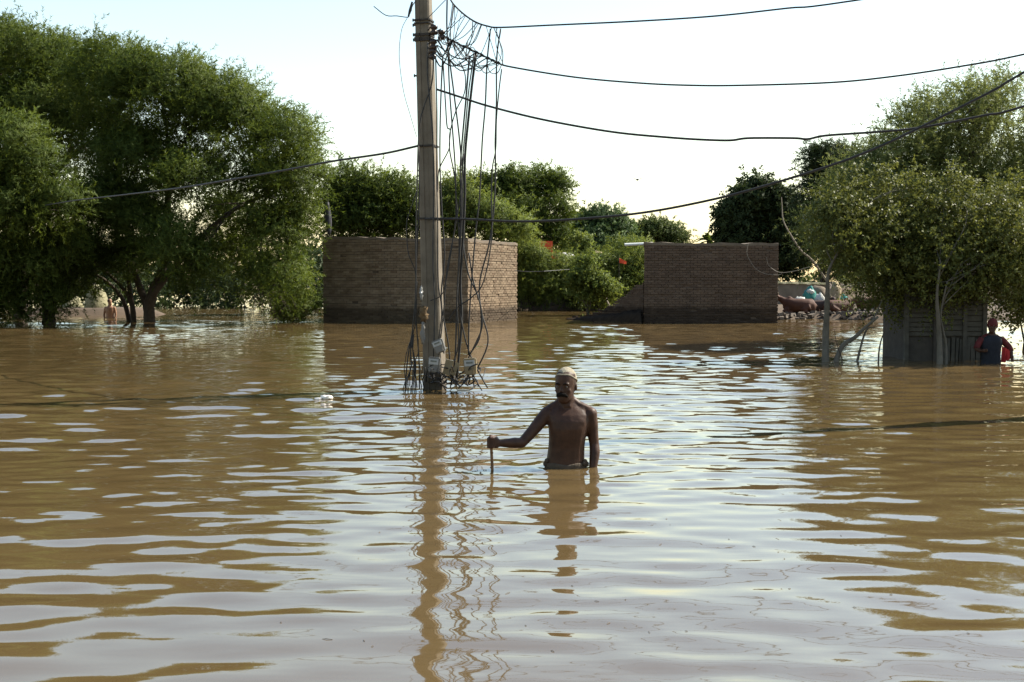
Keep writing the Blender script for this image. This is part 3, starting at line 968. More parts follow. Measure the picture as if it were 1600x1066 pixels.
bank_tree('mesquite_shrub', 'feathery shrub filling the bank behind the stepped broken wall', 60.5, 985,
          [(960, 412, 30, 22, 0), (995, 415, 26, 26, 0), (975, 395, 30, 14, 0), (1000, 390, 20, 14, 0)], M['leaf_yellow'], 53, 180, 12, 12, L=0.13, W=0.045, twig=0.55, puff=0.2, tr=0.07, cat='shrub', under=0.9)
bank_tree('leafy_sapling', 'young leafy sapling standing in the water before the stepped broken wall', 49.5, 918,
          [(912, 440, 22, 22, 0), (935, 450, 26, 18, 0), (918, 418, 14, 16, 0), (905, 462, 16, 10, 0), (950, 460, 14, 10, 0)], M['leaf_yellow'], 48, 90, 9, 12, L=0.12, W=0.07, quad=True, twig=0.4, puff=0.15, tr=0.045, bark='bark_pale', cat='sapling')
bank_tree('leafy_sapling', 'thin upright sapling poking above the shrubs by the grey tarp', 60, 908,
          [(908, 400, 9, 16, 0), (903, 380, 8, 12, 0), (915, 390, 8, 10, 0)], M['leaf_yellow'], 49, 36, 8, 10, L=0.14, W=0.08, quad=True, twig=0.5, puff=0.15, tr=0.03, bark='bark_pale', cat='sapling')
bank_tree('broadleaf_tree', 'dark dense broadleaf tree behind the right end of the shaded building', 60, 1190,
          [(1180, 318, 38, 32, 0), (1150, 345, 32, 26, 0), (1215, 330, 34, 32, 0), (1160, 375, 46, 20, 0), (1225, 372, 34, 34, 0), (1240, 410, 28, 30, 0), (1190, 300, 26, 16, 0)],
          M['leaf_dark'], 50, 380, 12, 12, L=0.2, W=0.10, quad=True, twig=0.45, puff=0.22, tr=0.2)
bank_tree('acacia_tree', 'small dark tufted tree top behind the upper left of the right hand trees', 56, 1285,
          [(1282, 255, 28, 24, 0), (1310, 250, 30, 20, 0), (1275, 285, 24, 24, 0), (1300, 300, 34, 40, 0), (1260, 340, 22, 36, 0), (1290, 390, 40, 40, 0), (1330, 420, 46, 30, 0)],
          M['leaf_dark'], 51, 330, L=0.16, W=0.05, twig=0.5, puff=0.2)
# date palm showing above the roof
pb = P(1108, 440, 74)
root = empty('date_palm', (pb.x, 74, 0.6), 'date palm crown just above the roof of the shaded building', 'tree')
mb = MB(); top = P(1108, 377, 74)
mb.tube([Vector((pb.x, 74, 0.4)), top], [0.2, 0.15], 8); mb.build('trunk', M['bark'], root)
Vl, Fl, tn = [], [], []
rr = random.Random(8)
for i in range(26):
    az = rr.uniform(0, 6.28); el = rr.uniform(-0.2, 1.3); Lf = rr.uniform(0.7, 1.1)
    d = Vector((math.cos(az) * math.cos(el), math.sin(az) * math.cos(el), math.sin(el)))
    s = d.cross(Vector((0, 0, 1))).normalized()
    for k in range(22):
        t = (k + 1) / 22; c = top + d * Lf * t - Vector((0, 0, 0.55 * Lf * t * t))
        for sg in (-1, 1):
            e = c + (s * sg * 0.8 + d * 0.7 - Vector((0, 0, 0.2))).normalized() * (0.28 * (1 - 0.5 * t))
            w = Vector((0, 0, 0.02)) + d * 0.015
            n0 = len(Vl); Vl += [c - w, c + w, e]; Fl.append((n0, n0 + 1, n0 + 2)); tn.append(rr.random())
me = mesh_np('fronds', np.array([v[:] for v in Vl]), Fl, False, tn)
link('fronds', me, M['leaf_mesquite'], root, None, True)

# --- right group
Y = 27.0
rb = Vector((P(1500, 440, Y).x, Y, -0.5))
tree('mesquite_tree', 'tall feathery tree at the right edge, its crown above the leafy shrub', 'tree', rb,
     [lobe(1495, 188, Y, 76, 56, 1.6), lobe(1560, 185, Y, 72, 62, 1.6), lobe(1430, 222, Y, 66, 54, 1.4), lobe(1530, 160, Y, 40, 34, 1.0), lobe(1380, 285, Y, 62, 52, 1.3), lobe(1480, 280, Y, 80, 62, 1.6),
      lobe(1580, 290, Y, 80, 75, 1.8), lobe(1400, 350, Y + 1, 90, 55, 1.4), lobe(1540, 370, Y + 1, 100, 60, 1.5), lobe(1660, 250, Y, 90, 110, 2.0), lobe(1340, 360, Y + 1, 50, 60, 1.2),
      lobe(1450, 430, Y + 2, 120, 45, 1.3), lobe(1398, 238, Y, 42, 36, 1.0), lobe(1350, 272, Y, 42, 36, 1.0), lobe(1318, 315, Y, 40, 40, 1.0), lobe(1450, 190, Y, 46, 36, 1.0), lobe(1300, 365, Y, 44, 44, 0.9), lobe(1365, 330, Y - .6, 60, 46, 0.9), lobe(1450, 330, Y - .6, 70, 50, 1.0), lobe(1540, 310, Y - .6, 70, 50, 1.0)],
     M['leaf_hazy'], M['bark'], 61, 1000, 14, 14, L=0.085, W=0.024, twig=0.5, puff=0.19, under=0.7, rough=(0.8, 1.2), trunk_r=0.22)
Y = 20.9
t1 = G(1291, 567); t2 = G(1470, 569.5)
tree('leafy_tree', 'leafy small tree with a straight pale trunk and a fallen branch at its foot', 'tree', t1,
     [lobe(1310, 350, 21.2, 40, 40, 0.6), lobe(1350, 352, 21.4, 46, 30, 0.6), lobe(1330, 375, 21.2, 62, 36, 0.7), lobe(1395, 372, 21.4, 56, 44, 0.7), lobe(1385, 415, 21.4, 60, 40, 0.7),
      lobe(1420, 340, 21.6, 44, 34, 0.6), lobe(1325, 305, 21.6, 20, 30, 0.3), lobe(1372, 300, 21.6, 18, 36, 0.3), lobe(1432, 292, 21.6, 16, 36, 0.3), lobe(1400, 455, 21.8, 50, 26, 0.6)],
     M['leaf_glossy'], M['bark_pale'], 62, 340, 9, 13, L=0.062, W=0.034, quad=True, twig=0.34, puff=0.12, inner=0.3, up=0.3, sub=5, rough=(0.75, 1.3), under=0.8, soft=0.35,
     stems=[([t1, *px_path(21.0, ((1290, 530), (1292, 490), (1293, 450), (1296, 420), (1318, 380)))], 0.07, 0.014),
            ([t1 + Vector((0.03, 0.02, 0)), *px_path(20.9, ((1312, 548), (1335, 528), (1352, 512), (1372, 495)))], 0.05, 0.02),
            ([P(1336, 527, 20.9), *px_path(20.95, ((1352, 519), (1368, 511)))], 0.025, 0.008)])
tree('leafy_tree', 'broad leafy tree with pale slim trunks in front of the plank shed', 'tree', t2,
     [lobe(1465, 345, 21.5, 50, 34, 0.7), lobe(1500, 312, 21.6, 24, 34, 0.4), lobe(1582, 305, 21.6, 22, 40, 0.4), lobe(1478, 295, 21.6, 14, 34, 0.3), lobe(1475, 385, 21.2, 62, 42, 0.8), lobe(1545, 345, 21.4, 56, 40, 0.8), lobe(1560, 390, 21.2, 60, 44, 0.8), lobe(1450, 425, 21.2, 52, 36, 0.6),
      lobe(1520, 430, 21.0, 62, 36, 0.6), lobe(1610, 365, 21.4, 56, 56, 0.9), lobe(1590, 425, 21.2, 46, 46, 0.7), lobe(1470, 460, 21.0, 40, 20, 0.4), lobe(1660, 400, 21.5, 60, 90, 0.9)],
     M['leaf_glossy'], M['bark_pale'], 63, 480, 9, 13, L=0.062, W=0.034, quad=True, twig=0.34, puff=0.12, inner=0.3, up=0.3, sub=5, rough=(0.75, 1.3), under=0.8, soft=0.35,
     stems=[([t2, *px_path(20.5, ((1468, 540), (1466, 500), (1464, 460), (1470, 410)))], 0.06, 0.011), ([G(1478, 569.8), *px_path(20.55, ((1478, 545), (1474, 520), (1470, 490), (1480, 440)))], 0.03, 0.012)])
rs = Vector((P(1600, 500, 24).x, 24, -0.4))
tree('leafy_shrub', 'dappled leafy shrub at the right edge behind the wading person in red', 'shrub', rs,
     [lobe(1590, 480, 24, 34, 36, 0.5), lobe(1620, 500, 24, 40, 40, 0.5), lobe(1580, 450, 24, 30, 30, 0.5), lobe(1640, 440, 24, 40, 60, 0.7)], M['leaf_glossy'], M['bark'], 64, 110, 9, 12, L=0.07, W=0.04, quad=True, twig=0.35, puff=0.12, trunk_r=0.04)
# dead branches in the water right of the pale trunk
for pts, r0, lab in ((((1372, 560), (1376, 535), (1384, 512), (1390, 498)), 0.016, 'thin bare branch standing upright in the water left of the plank shed'),
                     (((1318, 566), (1310, 545), (1306, 530), (1304, 515)), 0.012, 'short bare twig standing in the water by the pale trunk')):
    mb = MB(); pl = spline([P(x, y, 20.6) for x, y in pts], 3)
    pl[0].z = -0.2
    mb.tube(pl, [lerp(r0, 0.004, i / (len(pl) - 1)) for i in range(len(pl))], 5)
    o = mb.build('dead_branch', M['bark']); tag(o, lab, 'branch')
# long bleached bough arching from the pale trunk
mb = MB(); pl = spline([P(x, y, 22.0) for x, y in ((1296, 445), (1270, 408), (1252, 392), (1236, 368), (1224, 345), (1222, 322), (1221, 308))], 4)
mb.tube(pl, [lerp(0.022, 0.006, i / (len(pl) - 1)) for i in range(len(pl))], 6)
o = mb.build('dead_branch', M['dry_twig']); tag(o, 'long bleached bare branch arching up beside the dark broadleaf tree', 'branch')
# bleached stick at the broken wall
mb = MB(); pl = spline([P(x, y, 51) for x, y in ((954, 481), (948, 470), (947, 460), (951, 450))], 3)
mb.tube(pl, [0.05, 0.05, 0.045, 0.045, 0.04, 0.04, 0.035, 0.03, 0.03, 0.02][:len(pl)], 6)
o = mb.build('dead_branch', M['dry_twig']); tag(o, 'bleached forked stick beside the sapling at the broken wall', 'branch')

# far wood closing the horizon
fl = []
rr = random.Random(19)
for i in range(150):
    x = -420 + i * 5.8 + rr.uniform(-2, 2)
    hgt = rr.uniform(5, 11)
    fl.append((x, 392 + rr.uniform(-4, 10), hgt * 0.45, rr.uniform(4, 7), 3.5, hgt * 0.55))
V, Fc, tn, _, _, _ = foliage(fl, 77, 2000, 5, 4, 1.5, 0.8, twig=1.6, puff=0.7, inner=0.4, under=1.0)
o = link('far_wood', mesh_np('far_wood', V, Fc, False, tn), M['leaf_far'])
tag(o, 'far-off belt of trees along the horizon', 'woodland', kind='stuff')
# nearer thicket closing the gaps under the left trees
fl = []
for i in range(26):
    x = -46 + i * 1.55 + rr.uniform(-.5, .5)
    if -14.3 < x < -13.3: continue
    fl.append((x, 66 + rr.uniform(-3, 5), rr.uniform(1.2, 2.2), rr.uniform(1.4, 2.2), 1.5, rr.uniform(1.6, 2.7)))
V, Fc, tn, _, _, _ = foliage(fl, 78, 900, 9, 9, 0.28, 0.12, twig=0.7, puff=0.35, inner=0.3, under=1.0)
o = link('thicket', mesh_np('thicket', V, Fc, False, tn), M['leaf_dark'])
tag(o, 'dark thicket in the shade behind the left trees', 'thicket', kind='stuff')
print('leaf tris', LEAF_TRIS)

# ------------------------------------------------------------------ concrete pole and its gear
PB = G(680, 609); PY = PB.y
ptop_px = (662, -150)
lean = lambda z: Vector((PB.x, PY, 0)).lerp(Vector((P(661.5, 0, PY).x, PY, P(661.5, 0, PY).z)), z / P(661.5, 0, PY).z)
PTH = 7.4
prot = R(-14)


def pole_ring(z, w, d):
    c = lean(z); pr = []
    ch = 0.018
    for x, y in ((-w / 2 + ch, -d / 2), (-w * 0.17, -d / 2), (-w * 0.15, -d / 2 + 0.012), (w * 0.15, -d / 2 + 0.012), (w * 0.17, -d / 2), (w / 2 - ch, -d / 2),
                 (w / 2, -d / 2 + ch), (w / 2, d / 2 - ch), (w / 2 - ch, d / 2), (-w / 2 + ch, d / 2), (-w / 2, d / 2 - ch), (-w / 2, -d / 2 + ch)):
        pr.append(Vector((c.x + x * math.cos(prot) - y * math.sin(prot), c.y + x * math.sin(prot) + y * math.cos(prot), z)))
    return pr


pole = empty('utility_pole', (PB.x, PB.y, -1.0), 'leaning tapered concrete utility pole standing in the flood, wrapped in cables', 'pole')
mb = MB()
mb.loft([pole_ring(z, lerp(0.262, 0.155, (z + 1) / 8.4), lerp(0.235, 0.14, (z + 1) / 8.4)) for z in np.linspace(-1, PTH, 24)])
mb.build('shaft', M['concrete'], pole)


def pole_w(z): return lerp(0.262, 0.155, (z + 1) / 8.4)


def pole_z(py): return P(670, py, PY).z


for py, hgt in ((33, 0.010), (38, 0.009), (56, 0.016), (62, 0.018), (65, 0.008), (229, 0.012), (342, 0.012)):
    z = pole_z(py); mb = MB(); w = pole_w(z) * 0.5 + 0.002
    ring = []
    for zz, e in ((z - hgt, 0), (z - hgt, 0.012), (z + hgt, 0.012), (z + hgt, 0)):
        ring.append([p for p in pole_ring(zz, (w + e) * 2, (w + e) * 1.86)])
    mb.loft(ring); mb.build('clamp_band', M['iron'], pole)
for py in (31, 39, 54, 62, 118):
    z = pole_z(py); c = lean(z); mb = MB()
    s = -pole_w(z) / 2
    a = Vector((c.x + s * math.cos(prot), c.y + s * math.sin(prot), z))
    mb.tube([a + Vector((0.03, 0, 0)), a - Vector((0.055, 0, 0))], 0.011, 6); mb.tube([a - Vector((0.04, 0, 0)), a - Vector((0.055, 0, 0))], 0.02, 6)
    mb.build('bolt', M['iron'], pole)
# shackle insulators on the right side
for k, (px, py) in enumerate(((690, 55), (678, 47), (677, 70), (676, 85))):
    c = P(px, py, PY - 0.14); mb = MB()
    for dz, r_ in ((-0.055, 0.025), (-0.04, 0.05), (-0.015, 0.052), (0.0, 0.03), (0.015, 0.052), (0.04, 0.05), (0.055, 0.025)):
        pass
    prof = ((-0.06, 0.02), (-0.055, 0.045), (-0.02, 0.05), (-0.008, 0.03), (0.008, 0.03), (0.02, 0.05), (0.055, 0.045), (0.06, 0.02))
    mb.loft([[c + Vector((math.cos(a) * r_, math.sin(a) * r_, dz)) for a in np.linspace(0, 2 * math.pi, 11)[:-1]] for dz, r_ in prof])
    ins = mb.build('insulator', M['porcelain'], pole, smooth=True)
    mb = MB(); cz = lean(c.z)
    mb.tube([cz + Vector((0.05, -0.1, 0.0)), c + Vector((-0.01, 0, 0.075)), c + Vector((0.0, 0, -0.075)), cz + Vector((0.05, -0.1, -0.03))], 0.009, 5)
    mb.build('bracket', M['iron'], ins)

# second pole out of the frame on the right: it carries the spans and throws the shadow line on the water
p2 = Vector((7.45, 13.05, 0))
pole2 = empty('utility_pole', (p2.x, p2.y, -1.0), 'concrete utility pole beyond the right edge of the picture', 'pole')
mb = MB()
mb.loft([[Vector((p2.x + x * w, p2.y + y * w, z)) for x, y in ((-.5, -.5), (.5, -.5), (.5, .5), (-.5, .5))] for z, w in ((-1, 0.26), (2.5, 0.22), (6.9, 0.16))])
mb.build('shaft', M['concrete'], pole2)

PV = Vector((p2.x - PB.x, p2.y - PB.y, 0)).normalized(); PN = Vector((-PV.y, PV.x, 0))


def W(px, py, off=0.0):
    """where the sight line of a pixel meets the vertical plane that holds the wires"""
    d = ray(px, py); o = Vector((PB.x, PB.y, 0)) - PN * (0.12 + off)
    t = (o - Vector((0, 0, CAM_H))).dot(PN) / d.dot(PN)
    return Vector((0, 0, CAM_H)) + d * t


def wire(name, pts, r, mat, label, cat='cable', group=None, off=0.0, n=6, extra=None, sides=6):
    pl = [W(x, y, off) for x, y in pts]
    if extra: pl += extra
    mb = MB(); mb.tube(spline(pl, n), r, sides)
    o = mb.build(name, mat, None, smooth=True)
    return tag(o, label, cat, group)


GS = 'cables spanning from the concrete pole'
wire('overhead_cable', ((700, -14), (706, 3), (722, 20), (742, 34), (762, 41), (782, 43), (860, 39.5), (1000, 33), (1120, 25), (1230, 13), (1335, 1)), 0.0105, M['wire'],
     'topmost thin cable crossing the sky to the upper right', group=GS, extra=[Vector((p2.x, p2.y, 4.95))])
wire('overhead_cable', ((690, 55), (715, 68), (745, 82), (775, 97), (800, 105), (900, 121), (1000, 130), (1080, 133.5), (1160, 133.5), (1300, 129), (1400, 119), (1500, 104), (1600, 85)), 0.0105, M['wire'],
     'second cable from the top, sagging shallowly across the sky', group=GS, extra=[Vector((p2.x, p2.y, 4.25))])
wire('overhead_cable', ((683, 140), (720, 152), (760, 165), (830, 183), (900, 197), (970, 208), (1040, 214.5), (1090, 218), (1140, 219.5), (1170, 216), (1240, 216), (1262, 217.5), (1290, 212), (1360, 207), (1420, 202), (1470, 194), (1540, 180), (1600, 166)), 0.0135, M['wire'],
     'wavy middle cable reaching the feathery tree on the right', group=GS, extra=[Vector((p2.x, p2.y, 3.9))])
wire('overhead_cable', ((664, 342), (700, 342), (740, 343), (800, 346), (860, 345), (920, 341), (985, 335), (1050, 325), (1130, 308), (1200, 289), (1300, 258), (1370, 231), (1430, 203), (1500, 168), (1560, 137), (1600, 113)), 0.0145, M['wire'],
     'lowest thick cable climbing steeply from the pole to the right edge', group=GS, off=0.1, extra=[Vector((p2.x, p2.y - 0.15, 4.75))])
# cable to the left, into the trees
pl = [lean(pole_z(229)) + Vector((-0.1, -0.1, 0))] + [P(x, y, Yv) for x, y, Yv in ((600, 240, 15.6), (520, 252, 16.2), (440, 267, 17.2), (360, 281, 18.5), (280, 294, 20.5), (190, 305, 24), (120, 313, 29), (70, 321, 36))]
mb = MB(); mb.tube(spline(pl, 6), 0.014, 6); o = mb.build('overhead_cable', M['wire'], None, True)
tag(o, 'black cable running left from the concrete pole into the trees', 'cable', GS)
# broken ends at the top left
mb = MB(); mb.tube(spline([P(x, y, PY - 0.1) for x, y in ((650, 2), (645, 8), (640, 22), (637, 27), (620, 25), (603, 24), (584, 10))], 4), 0.006, 5)
o = mb.build('broken_wire', M['wire'], None, True); tag(o, 'broken frayed wire end at the upper left of the concrete pole', 'wire')
mb = MB(); mb.tube([P(644, 3, PY - 0.12), P(641, 16, PY - 0.12), P(638, 26, PY - 0.12)], [0.012, 0.02, 0.010], 6)
mb.build('splice', M['wire'], o)
mb = MB(); mb.tube(spline([P(x, y, PY - 0.12) for x, y in ((637, 27), (628, 45), (624, 75), (625, 105), (631, 145), (641, 180), (651, 214))], 4), 0.0035, 4)
o = mb.build('thin_wire', M['wire_grey'], None, True); tag(o, 'hair thin slack wire bowed out left of the concrete pole', 'wire')
mb = MB(); mb.tube([P(668, 29, PY - 0.15), P(704, -8, PY - 0.1)], 0.005, 5)
o = mb.build('thin_wire', M['wire_grey']); tag(o, 'thin straight stay wire slanting up from the pole top', 'wire')
mb = MB(); mb.tube(spline([P(x, y, 42.3) for x, y in ((804, 423), (826, 424.5), (850, 424))], 3) + [P(905, 420, 57)], 0.011, 4)
o = mb.build('thin_wire', M['wire_grey']); tag(o, 'thin pale wire from the sunlit brick wall into the shrubs', 'wire')

# cables hanging beside the pole down to the water
GH = 'cut cables hanging beside the concrete pole'
SAME = 'loose black cable hanging among the tangle right of the concrete pole'
drops = [
    (((691, 88), (689, 140), (687, 200), (687, 262), (690, 330), (694, 400), (690, 470), (700, 540), (704, 590)), .010, 'black cable hanging closest along the right edge of the pole', .02),
    (((692, 92), (696, 163), (699, 198), (703, 204), (702, 233), (710, 276), (713, 318), (711, 360), (699, 420), (693, 480), (688, 540)), .009, SAME, .06),
    (((700, 70), (703, 140), (709, 221), (712, 262), (713, 308), (717, 375), (716, 440), (719, 490), (732, 545), (747, 580), (762, 606)), .010, 'hanging cable whose free end kicks out right at the water', .0),
    (((699, -5), (699, 44), (702, 87), (709, 145), (716, 203), (721, 247), (725, 300), (723, 369), (732, 426), (747, 465), (753, 500), (748, 530), (736, 552), (732, 562)), .011, SAME, -.04),
    (((718, 96), (726, 116), (725, 145), (712, 174), (702, 209), (702, 233), (687, 265), (684, 300)), .008, 'short cable swinging back left to the pole above the tree line', .1),
    (((734, 87), (728, 151), (723, 209), (719, 262), (721, 308), (719, 375), (715, 450), (714, 495), (712, 558), (706, 596)), .012, SAME, .03),
    (((744, 84), (737, 131), (731, 189), (726, 247), (726, 308), (724, 370), (719, 440), (722, 500), (716, 560), (712, 604)), .017, 'thickest black cable in the hanging tangle beside the pole', -.02),
    (((741, 86), (733, 140), (728, 200), (723, 260), (722, 320), (718, 400), (714, 470), (716, 540), (700, 585)), .009, SAME, .08),
    (((767, 45), (761, 96), (758, 163), (754, 221), (750, 308), (744, 360), (737, 430), (733, 500), (732, 555)), .0105, 'second hanging cable from the right, falling to the clear meter box', .0),
    (((783, 45), (777, 90), (776, 163), (774, 221), (774, 250), (773, 308), (765, 375), (750, 440), (752, 486), (762, 534), (744, 582)), .0105, 'rightmost hanging cable looping inward above the water', -.03),
    (((784, 108), (780, 140), (776, 186), (774, 233), (770, 262), (768, 308), (768, 375), (756, 441), (737, 465), (716, 480), (700, 500)), .0085, 'thin cable beside the rightmost one, curling left under the brick roofline', .05),
    (((732, 395), (740, 440), (752, 480), (754, 510), (744, 535), (733, 556)), .010, SAME, .0),
    (((678, 87), (674, 130), (664, 165), (656, 190), (654, 228), (652, 300), (649, 380), (650, 450), (645, 510), (637, 560), (633, 606)), .009, 'cable wound across the pole face then falling on its left side', .16),
    (((654, 228), (655, 300), (652, 400), (650, 480), (655, 560), (656, 608)), .009, 'black cable hanging straight down the left edge of the pole', .1),
    (((650, 300), (640, 330), (636, 350), (638, 395), (648, 425), (650, 470), (642, 540), (640, 604)), .0065, 'thin slack cable bulging out left of the pole at roof height', .1),
    (((652, 440), (650, 500), (644, 530), (648, 570), (652, 606)), .008, SAME.replace('right', 'left'), .14),
    (((668, 66), (668, 120), (676, 200), (678, 300), (676, 400), (680, 480), (677, 560)), .010, 'black cable strapped down the middle of the pole face', .17),
    (((680, 90), (682, 180), (683, 280), (684, 360), (684, 440), (690, 485), (686, 530)), .009, 'black cable strapped along the right corner of the pole face', .13),
    (((673, 470), (688, 462), (697, 440), (712, 350), (720, 300), (724, 240)), .007, SAME, .1),
]
for pts, r_, lab, off in drops:
    jit = random.Random(int(pts[0][0] * 7 + pts[0][1]))
    pts = [(x + jit.uniform(-0.8, 0.8), y) for x, y in pts]
    wire('hanging_cable', pts, r_ * 0.92, M['wire'], lab, 'cable', GH, off, 6, None, 6)

# snarl of thin wires at the top and the foot of the pole
mb = MB(); rr = random.Random(3)
Aw = [(706, 3), (722, 20), (742, 34), (762, 41), (782, 43)]
Bw = [(690, 55), (715, 68), (745, 82), (775, 97), (790, 102)]


def along(pl, t):
    t *= len(pl) - 1; i = min(int(t), len(pl) - 2); u = t - i
    return (lerp(pl[i][0], pl[i + 1][0], u), lerp(pl[i][1], pl[i + 1][1], u))


for i in range(20):
    ta = rr.random(); a = along(Aw, ta); b = along(Bw, min(1, max(0, ta * 0.8 + rr.uniform(-.25, .25))))
    mid = (lerp(a[0], b[0], .5) + rr.uniform(-8, 8), lerp(a[1], b[1], .5) + rr.uniform(-4, 12))
    mb.tube(spline([W(*a), W(*mid, rr.uniform(-.1, .2)), W(b[0], b[1], rr.uniform(-.05, .05))], 5), rr.uniform(.003, .006), 4)
for i in range(16):
    a = along(Bw, rr.random()); b = along(Bw, rr.random() * 0.9)
    dp = rr.uniform(8, 30)
    mid = (lerp(a[0], b[0], .5) + rr.uniform(-6, 6), max(a[1], b[1]) + dp * 0.5)
    mid2 = (lerp(a[0], b[0], .8), max(a[1], b[1]) + dp * rr.uniform(-.4, .5))
    mb.tube(spline([W(*a), W(*mid, rr.uniform(-.15, .25)), W(*mid2, rr.uniform(-.1, .2)), W(*b)], 5), rr.uniform(.0035, .0065), 4)
for i in range(9):
    a = (rr.uniform(676, 684), rr.uniform(45, 90)); b = along(Bw, rr.uniform(.1, .7))
    mid = (lerp(a[0], b[0], .45), max(a[1], b[1]) + rr.uniform(4, 24))
    mb.tube(spline([W(*a, .05), W(*mid, rr.uniform(-.1, .2)), W(*b)], 6), rr.uniform(.006, .010), 5)
for i in range(3):            # wrapped bundle along the second cable
    ph = rr.uniform(0, 6)
    mb.tube([W(*along(Bw, t)) + Vector((0, 0.012 * math.cos(40 * t + ph), 0.014 * math.sin(40 * t + ph))) for t in np.linspace(0, 0.86, 50)], .006, 4)
o = mb.build('wire_snarl', M['wire'], None, True); tag(o, 'snarl of thin black wires at the top of the concrete pole', 'wires', kind='stuff')
mb = MB()
for i in range(44):
    x0 = rr.uniform(668, 752); y0 = rr.uniform(566, 606); x1 = x0 + rr.uniform(-34, 34); x1 = min(max(x1, 664), 756)
    y1 = rr.uniform(575, 608)
    a = W(x0, y0, rr.uniform(-.2, .3)); b = W(x1, y1, rr.uniform(-.2, .3)); m_ = W((x0 + x1) / 2 + rr.uniform(-12, 12), min(y0, y1) - rr.uniform(-14, 10), rr.uniform(-.2, .4))
    for p in (a, b, m_): p.z = max(p.z, 0.005)
    b.z -= 0.03
    mb.tube(spline([a, m_, b], 5), rr.uniform(.005, .010), 4)
for i in range(10):
    x0 = rr.uniform(640, 665); a = W(x0, rr.uniform(520, 575), rr.uniform(0, .2)); b = W(x0 + rr.uniform(-14, 10), 607, rr.uniform(0, .3)); b.z = -0.04
    mb.tube(crooked(a, b, 4, 0.03, rr), rr.uniform(.005, .008), 4)
o = mb.build('wire_snarl', M['wire'], None, True); tag(o, 'heap of tangled black wires in the water at the foot of the concrete pole', 'wires', kind='stuff')

# electricity meters
def meter(px, py, off, w, h, rot, mat, label, tilt=0.0):
    c = W(px, py, off)
    root = empty('electricity_meter', c, label, 'meter box', 'electricity meters at the foot of the pole')
    root.rotation_euler = (tilt, rot, R(-8))
    bm = bmesh.new(); bmesh.ops.create_cube(bm, size=1)
    for v in bm.verts:
        k = 0.86 if v.co.z < 0 else 1.0
        v.co = Vector((v.co.x * w * k, v.co.y * 0.10, v.co.z * h))
    bmesh.ops.bevel(bm, geom=list(bm.edges), offset=0.014, segments=2, affect='EDGES')
    me = bpy.data.meshes.new('case'); bm.to_mesh(me); bm.free(); link('case', me, mat, root)
    mb = MB(); mb.box((0, -0.053, h * 0.22), (w * 0.78, 0.008, h * 0.36)); mb.build('label_plate', M['meter_label'], root, False, False)
    mb = MB(); mb.box((0, -0.0585, h * 0.25), (w * 0.5, 0.005, h * 0.11)); mb.build('display_window', M['meter_glass'], root, False, False)
    mb = MB(); mb.box((0, -0.056, -h * 0.30), (w * 0.6, 0.02, h * 0.26)); mb.build('terminal_cover', mat, root, False, False)
    mb = MB()
    for s in (-1, 1): mb.tube([(s * w * 0.2, -0.02, -h * 0.45), (s * w * 0.24, -0.03, -h * 0.62)], 0.012, 6)
    mb.build('gland', M['iron'], root, False, False)
    return root


meter(686, 541, .20, 0.145, 0.17, R(-22), M['meter_grey'], 'upper tilted grey meter box with a white label on the pole')
meter(678.5, 570, .20, 0.155, 0.19, R(5), M['meter_grey'], 'lower grey meter box with a white label on the pole near the water')
meter(735, 573, .08, 0.165, 0.21, R(-4), M['meter_yellow'], 'yellowed clear meter box hanging in the cables right of the pole')
# broken yellow meter cover: bent open case
c = W(704, 574, .1); root = empty('broken_meter_case', c, 'broken open yellowish meter case hanging beside the pole foot', 'meter box')
mb = MB(); mb.box((-0.03, 0, 0.0), (0.10, 0.06, 0.19), Matrix.Rotation(R(14), 3, 'Y')); mb.build('case', M['meter_yellow'], root, False, False)
mb = MB(); mb.box((0.06, -0.03, -0.02), (0.05, 0.012, 0.17), Matrix.Rotation(R(24), 3, 'Y')); mb.build('cover_flap', M['meter_yellow'], root, False, False)
# plastic and sacking snagged on the left side of the pole
def rag(name, px, py, off, rx, rz, mat, label, cat, seed):
    rr = random.Random(seed); c = W(px, py, off); mb = MB()
    rings = []
    for i in range(9):
        t = i / 8; z = (0.5 - t) * 2 * rz; k = math.sin(math.pi * min(0.96, t * 0.9 + 0.06)) * 0.9 + 0.12
        rings.append([c + Vector((math.cos(a) * rx * k * rr.uniform(.5, 1.35) + rr.uniform(-.35, .35) * rx, math.sin(a) * rx * 0.6 * k * rr.uniform(.5, 1.3), z + rr.uniform(-.016, .016))) for a in np.linspace(0, 2 * math.pi, 10)[:-1]])
    mb.loft(rings); o = mb.build(name, mat, None, True); tag(o, label, cat); return o


rag('plastic_bag', 658, 458, .17, .026, .085, M['plastic'], 'torn white plastic bag snagged on the left of the pole', 'bag', 1)
rag('sack_bundle', 662, 491, .17, .06, .10, M['jute'], 'brown sacking bundle tied to the left of the pole', 'bundle', 2)
rag('plastic_bag', 661, 520, .17, .034, .13, M['meter_grey'], 'grey plastic wrapping hanging below the brown bundle on the pole', 'bag', 3)

# ------------------------------------------------------------------ bodies
def voxel_body(mb, name, vox, smooth_it=4, factor=0.5):
    """fuse overlapping closed shapes into one continuous surface"""
    me = mb.mesh(name)
    ob = bpy.data.objects.new('fuse', me); COL.objects.link(ob)
    bm = bmesh.new(); bm.from_mesh(me); bmesh.ops.recalc_face_normals(bm, faces=bm.faces); bm.to_mesh(me); bm.free()
    r = ob.modifiers.new('r', 'REMESH'); r.mode = 'VOXEL'; r.voxel_size = vox; r.use_smooth_shade = True
    s = ob.modifiers.new('s', 'SMOOTH'); s.factor = factor; s.iterations = smooth_it
    dg = bpy.context.evaluated_depsgraph_get(); dg.update()
    out = bpy.data.meshes.new_from_object(ob.evaluated_get(dg))
    bpy.data.objects.remove(ob)
    out.name = name
    return out


